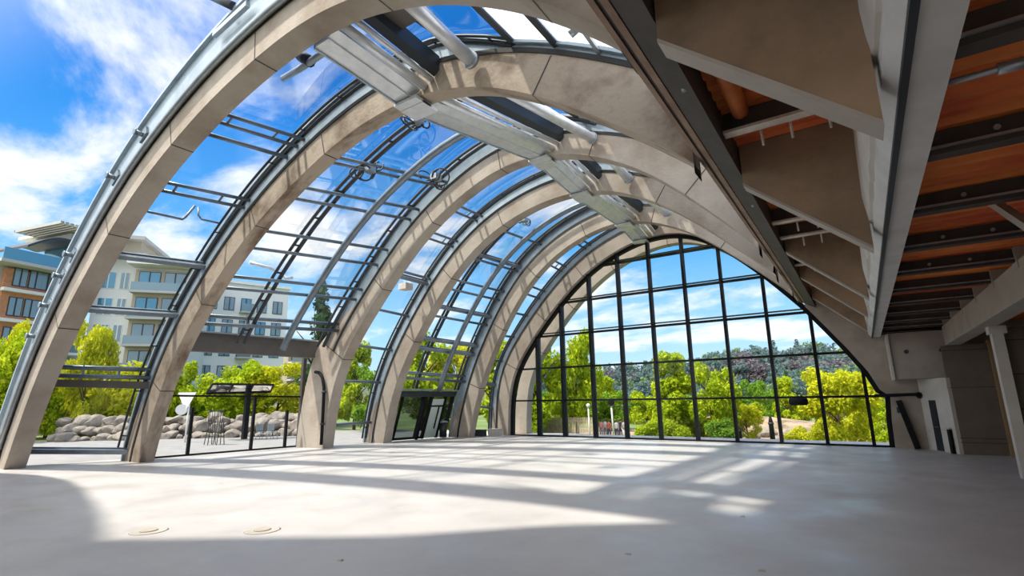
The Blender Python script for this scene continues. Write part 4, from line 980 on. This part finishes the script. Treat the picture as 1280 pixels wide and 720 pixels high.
def person(px, Y, label, top, legs, hgt=1.7, lean=0):
    p = at_y(px, 540, Y); z0 = ground_z(p.x, Y); s = hgt/1.7
    if Y > 44 and Y < 62: z0 = -1.37
    root = thing('person', label, 'person', (p.x, Y, z0))
    J = [(0, 0, .95), (0, 0, 1.2), (0, 0, 1.42), (0, 0, 1.5), (0, 0, 1.6), (0, 0, 1.68),
         (.1, 0, .9), (.11, -.03, .5), (.12, .03, .08), (.12, -.1, .03), (-.1, 0, .9), (-.11, .05, .5), (-.12, 0, .08), (-.12, -.12, .03),
         (.19, 0, 1.4), (.25, .02, 1.13), (.24, -.08, .88), (.24, -.12, .78), (-.19, 0, 1.4), (-.26, .0, 1.13), (-.22, -.14, .92), (-.2, -.2, .86)]
    Eg = [(0, 1), (1, 2), (2, 3), (3, 4), (4, 5), (0, 6), (6, 7), (7, 8), (8, 9), (0, 10), (10, 11), (11, 12), (12, 13), (2, 14), (14, 15), (15, 16), (16, 17), (2, 18), (18, 19), (19, 20), (20, 21)]
    Rr = [.15, .14, .14, .055, .095, .07, .09, .06, .042, .035, .09, .06, .042, .035, .06, .042, .032, .035, .06, .042, .032, .035]
    me = bpy.data.meshes.new('body'); me.from_pydata([(x*s, y*s, z*s) for x, y, z in J], Eg, [])
    o = bpy.data.objects.new('body', me); COL.objects.link(o); o.parent = root
    sk = o.modifiers.new('skin', 'SKIN')
    for i, d in enumerate(me.skin_vertices[0].data): d.radius = (Rr[i]*s, Rr[i]*s*.8); d.use_root = (i == 0)
    sb = o.modifiers.new('sub', 'SUBSURF'); sb.levels = 1; sb.render_levels = 1
    me.materials.append(SKIN)
    def tubz(pts, rs, nm, mm): MB().tube([(p.x+x*s, Y+y*s, z0+z*s) for x, y, z in pts], [r*s for r in rs], 10).build(nm, mm, root)
    tubz([(0, 0, .92), (0, 0, 1.05), (0, 0, 1.3), (0, 0, 1.43), (0, 0, 1.47)], [.17, .165, .185, .17, .08], 'shirt', top)
    for sx in (1, -1): tubz([(.1*sx, 0, .95), (.11*sx, 0, .5), (.12*sx, .02, .1)], [.11, .08, .065], 'trouser_leg', legs)
    tubz([(0, .01, 1.58), (0, .015, 1.66), (0, .01, 1.72)], [.105, .11, .05], 'hair', BARK)
PK = plain('pink_cloth', (.7, .25, .3)); WC = plain('white_cloth', (.75, .75, .78)); DB = plain('dark_blue_cloth', (.05, .06, .12)); RC = plain('red_cloth', (.5, .1, .08)); GC = plain('grey_cloth', (.3, .3, .34))
for a in ((752, 47, 'person in a pink top, leftmost of the group outside', PK, GC), (757, 48, 'person in a white top beside the pink one outside', WC, GC), (761.5, 46.5, 'person in a red top in the group outside', RC, DB),
          (771, 47, 'person in white with dark trousers, right half of the group outside', WC, DB), (776, 48.5, 'person in dark blue clothes in the group outside', DB, DB), (780.5, 47, 'person in a pale grey top, rightmost of the group outside', GC, WC)):
    person(*a)

# ------------------------------------------------------------------ light
SUN_A, SUN_B = .38, .40      # horizontal drift of a shadow per metre of height, in x and y
d = Vector((SUN_A, SUN_B, -1.0)).normalized()
sl = bpy.data.lights.new('sun', 'SUN'); sl.energy = 5.0; sl.angle = .04; sl.color = (1, .925, .80)
so = bpy.data.objects.new('sun', sl); COL.objects.link(so); so.location = (-40, -20, 50); so.rotation_euler = d.to_track_quat('-Z', 'Y').to_euler()

w = bpy.data.worlds.new('sky'); S.world = w; w.use_nodes = True
n = w.node_tree.nodes; l = w.node_tree.links; bg = n['Background']
tc = n.new('ShaderNodeTexCoord'); sp = n.new('ShaderNodeSeparateXYZ'); l.new(tc.outputs['Generated'], sp.inputs[0])
def math_(op, a, b=None, c=None):
    q = n.new('ShaderNodeMath'); q.operation = op
    for i, v in enumerate((a, b, c)):
        if v is None: continue
        if isinstance(v, (int, float)): q.inputs[i].default_value = v
        else: l.new(v, q.inputs[i])
    return q.outputs[0]
zc = math_('MAXIMUM', sp.outputs['Z'], 0.0)
rp = n.new('ShaderNodeValToRGB'); cr = rp.color_ramp
cr.elements[0].position = 0; cr.elements[0].color = (.62, .80, .92, 1); cr.elements[1].position = 1; cr.elements[1].color = (.008, .15, .60, 1)
for p, c in ((.12, (.36, .66, .92)), (.28, (.10, .40, .84)), (.5, (.015, .22, .72))):
    e = cr.elements.new(p); e.color = (*c, 1)
l.new(zc, rp.inputs['Fac'])
dn = math_('ADD', zc, .22)
cx_ = math_('DIVIDE', sp.outputs['X'], dn); cy_ = math_('DIVIDE', sp.outputs['Y'], dn)
cb = n.new('ShaderNodeCombineXYZ'); l.new(cx_, cb.inputs[0]); l.new(cy_, cb.inputs[1])
cn = n.new('ShaderNodeTexNoise'); cn.inputs['Scale'].default_value = 1.55; cn.inputs['Detail'].default_value = 8; cn.inputs['Roughness'].default_value = .58; cn.inputs['Distortion'].default_value = .25
mp = n.new('ShaderNodeMapping'); mp.inputs['Location'].default_value = (3.1, 1.7, 0); mp.inputs['Rotation'].default_value = (0, 0, .6); mp.inputs['Scale'].default_value = (1.0, 1.5, 1)
l.new(cb.outputs[0], mp.inputs['Vector']); l.new(mp.outputs[0], cn.inputs['Vector'])
cm = n.new('ShaderNodeMapRange'); cm.inputs[1].default_value = .45; cm.inputs[2].default_value = .64; cm.interpolation_type = 'SMOOTHSTEP'
l.new(cn.outputs['Fac'], cm.inputs[0])
mx = n.new('ShaderNodeMix'); mx.data_type = 'RGBA'; l.new(cm.outputs[0], mx.inputs[0]); l.new(rp.outputs['Color'], mx.inputs[6]); mx.inputs[7].default_value = (.92, .93, .96, 1)
gd = Vector((-.15, -.62, .77)).normalized()  # bright sky patch added behind the camera as fill light for the hall
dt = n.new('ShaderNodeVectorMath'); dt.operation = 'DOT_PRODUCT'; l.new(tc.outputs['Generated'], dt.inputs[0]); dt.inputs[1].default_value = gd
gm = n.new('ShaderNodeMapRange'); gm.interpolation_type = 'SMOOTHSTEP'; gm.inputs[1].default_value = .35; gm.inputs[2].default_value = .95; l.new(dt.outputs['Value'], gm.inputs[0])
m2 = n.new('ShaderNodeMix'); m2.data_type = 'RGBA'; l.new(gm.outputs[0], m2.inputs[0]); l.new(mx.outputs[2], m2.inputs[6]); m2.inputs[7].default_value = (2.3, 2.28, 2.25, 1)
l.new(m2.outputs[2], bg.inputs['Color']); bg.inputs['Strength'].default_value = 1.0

S.view_settings.view_transform = 'Standard'; S.view_settings.look = 'None'; S.view_settings.gamma = 1; S.view_settings.use_curve_mapping = False
S.view_settings.exposure = .34
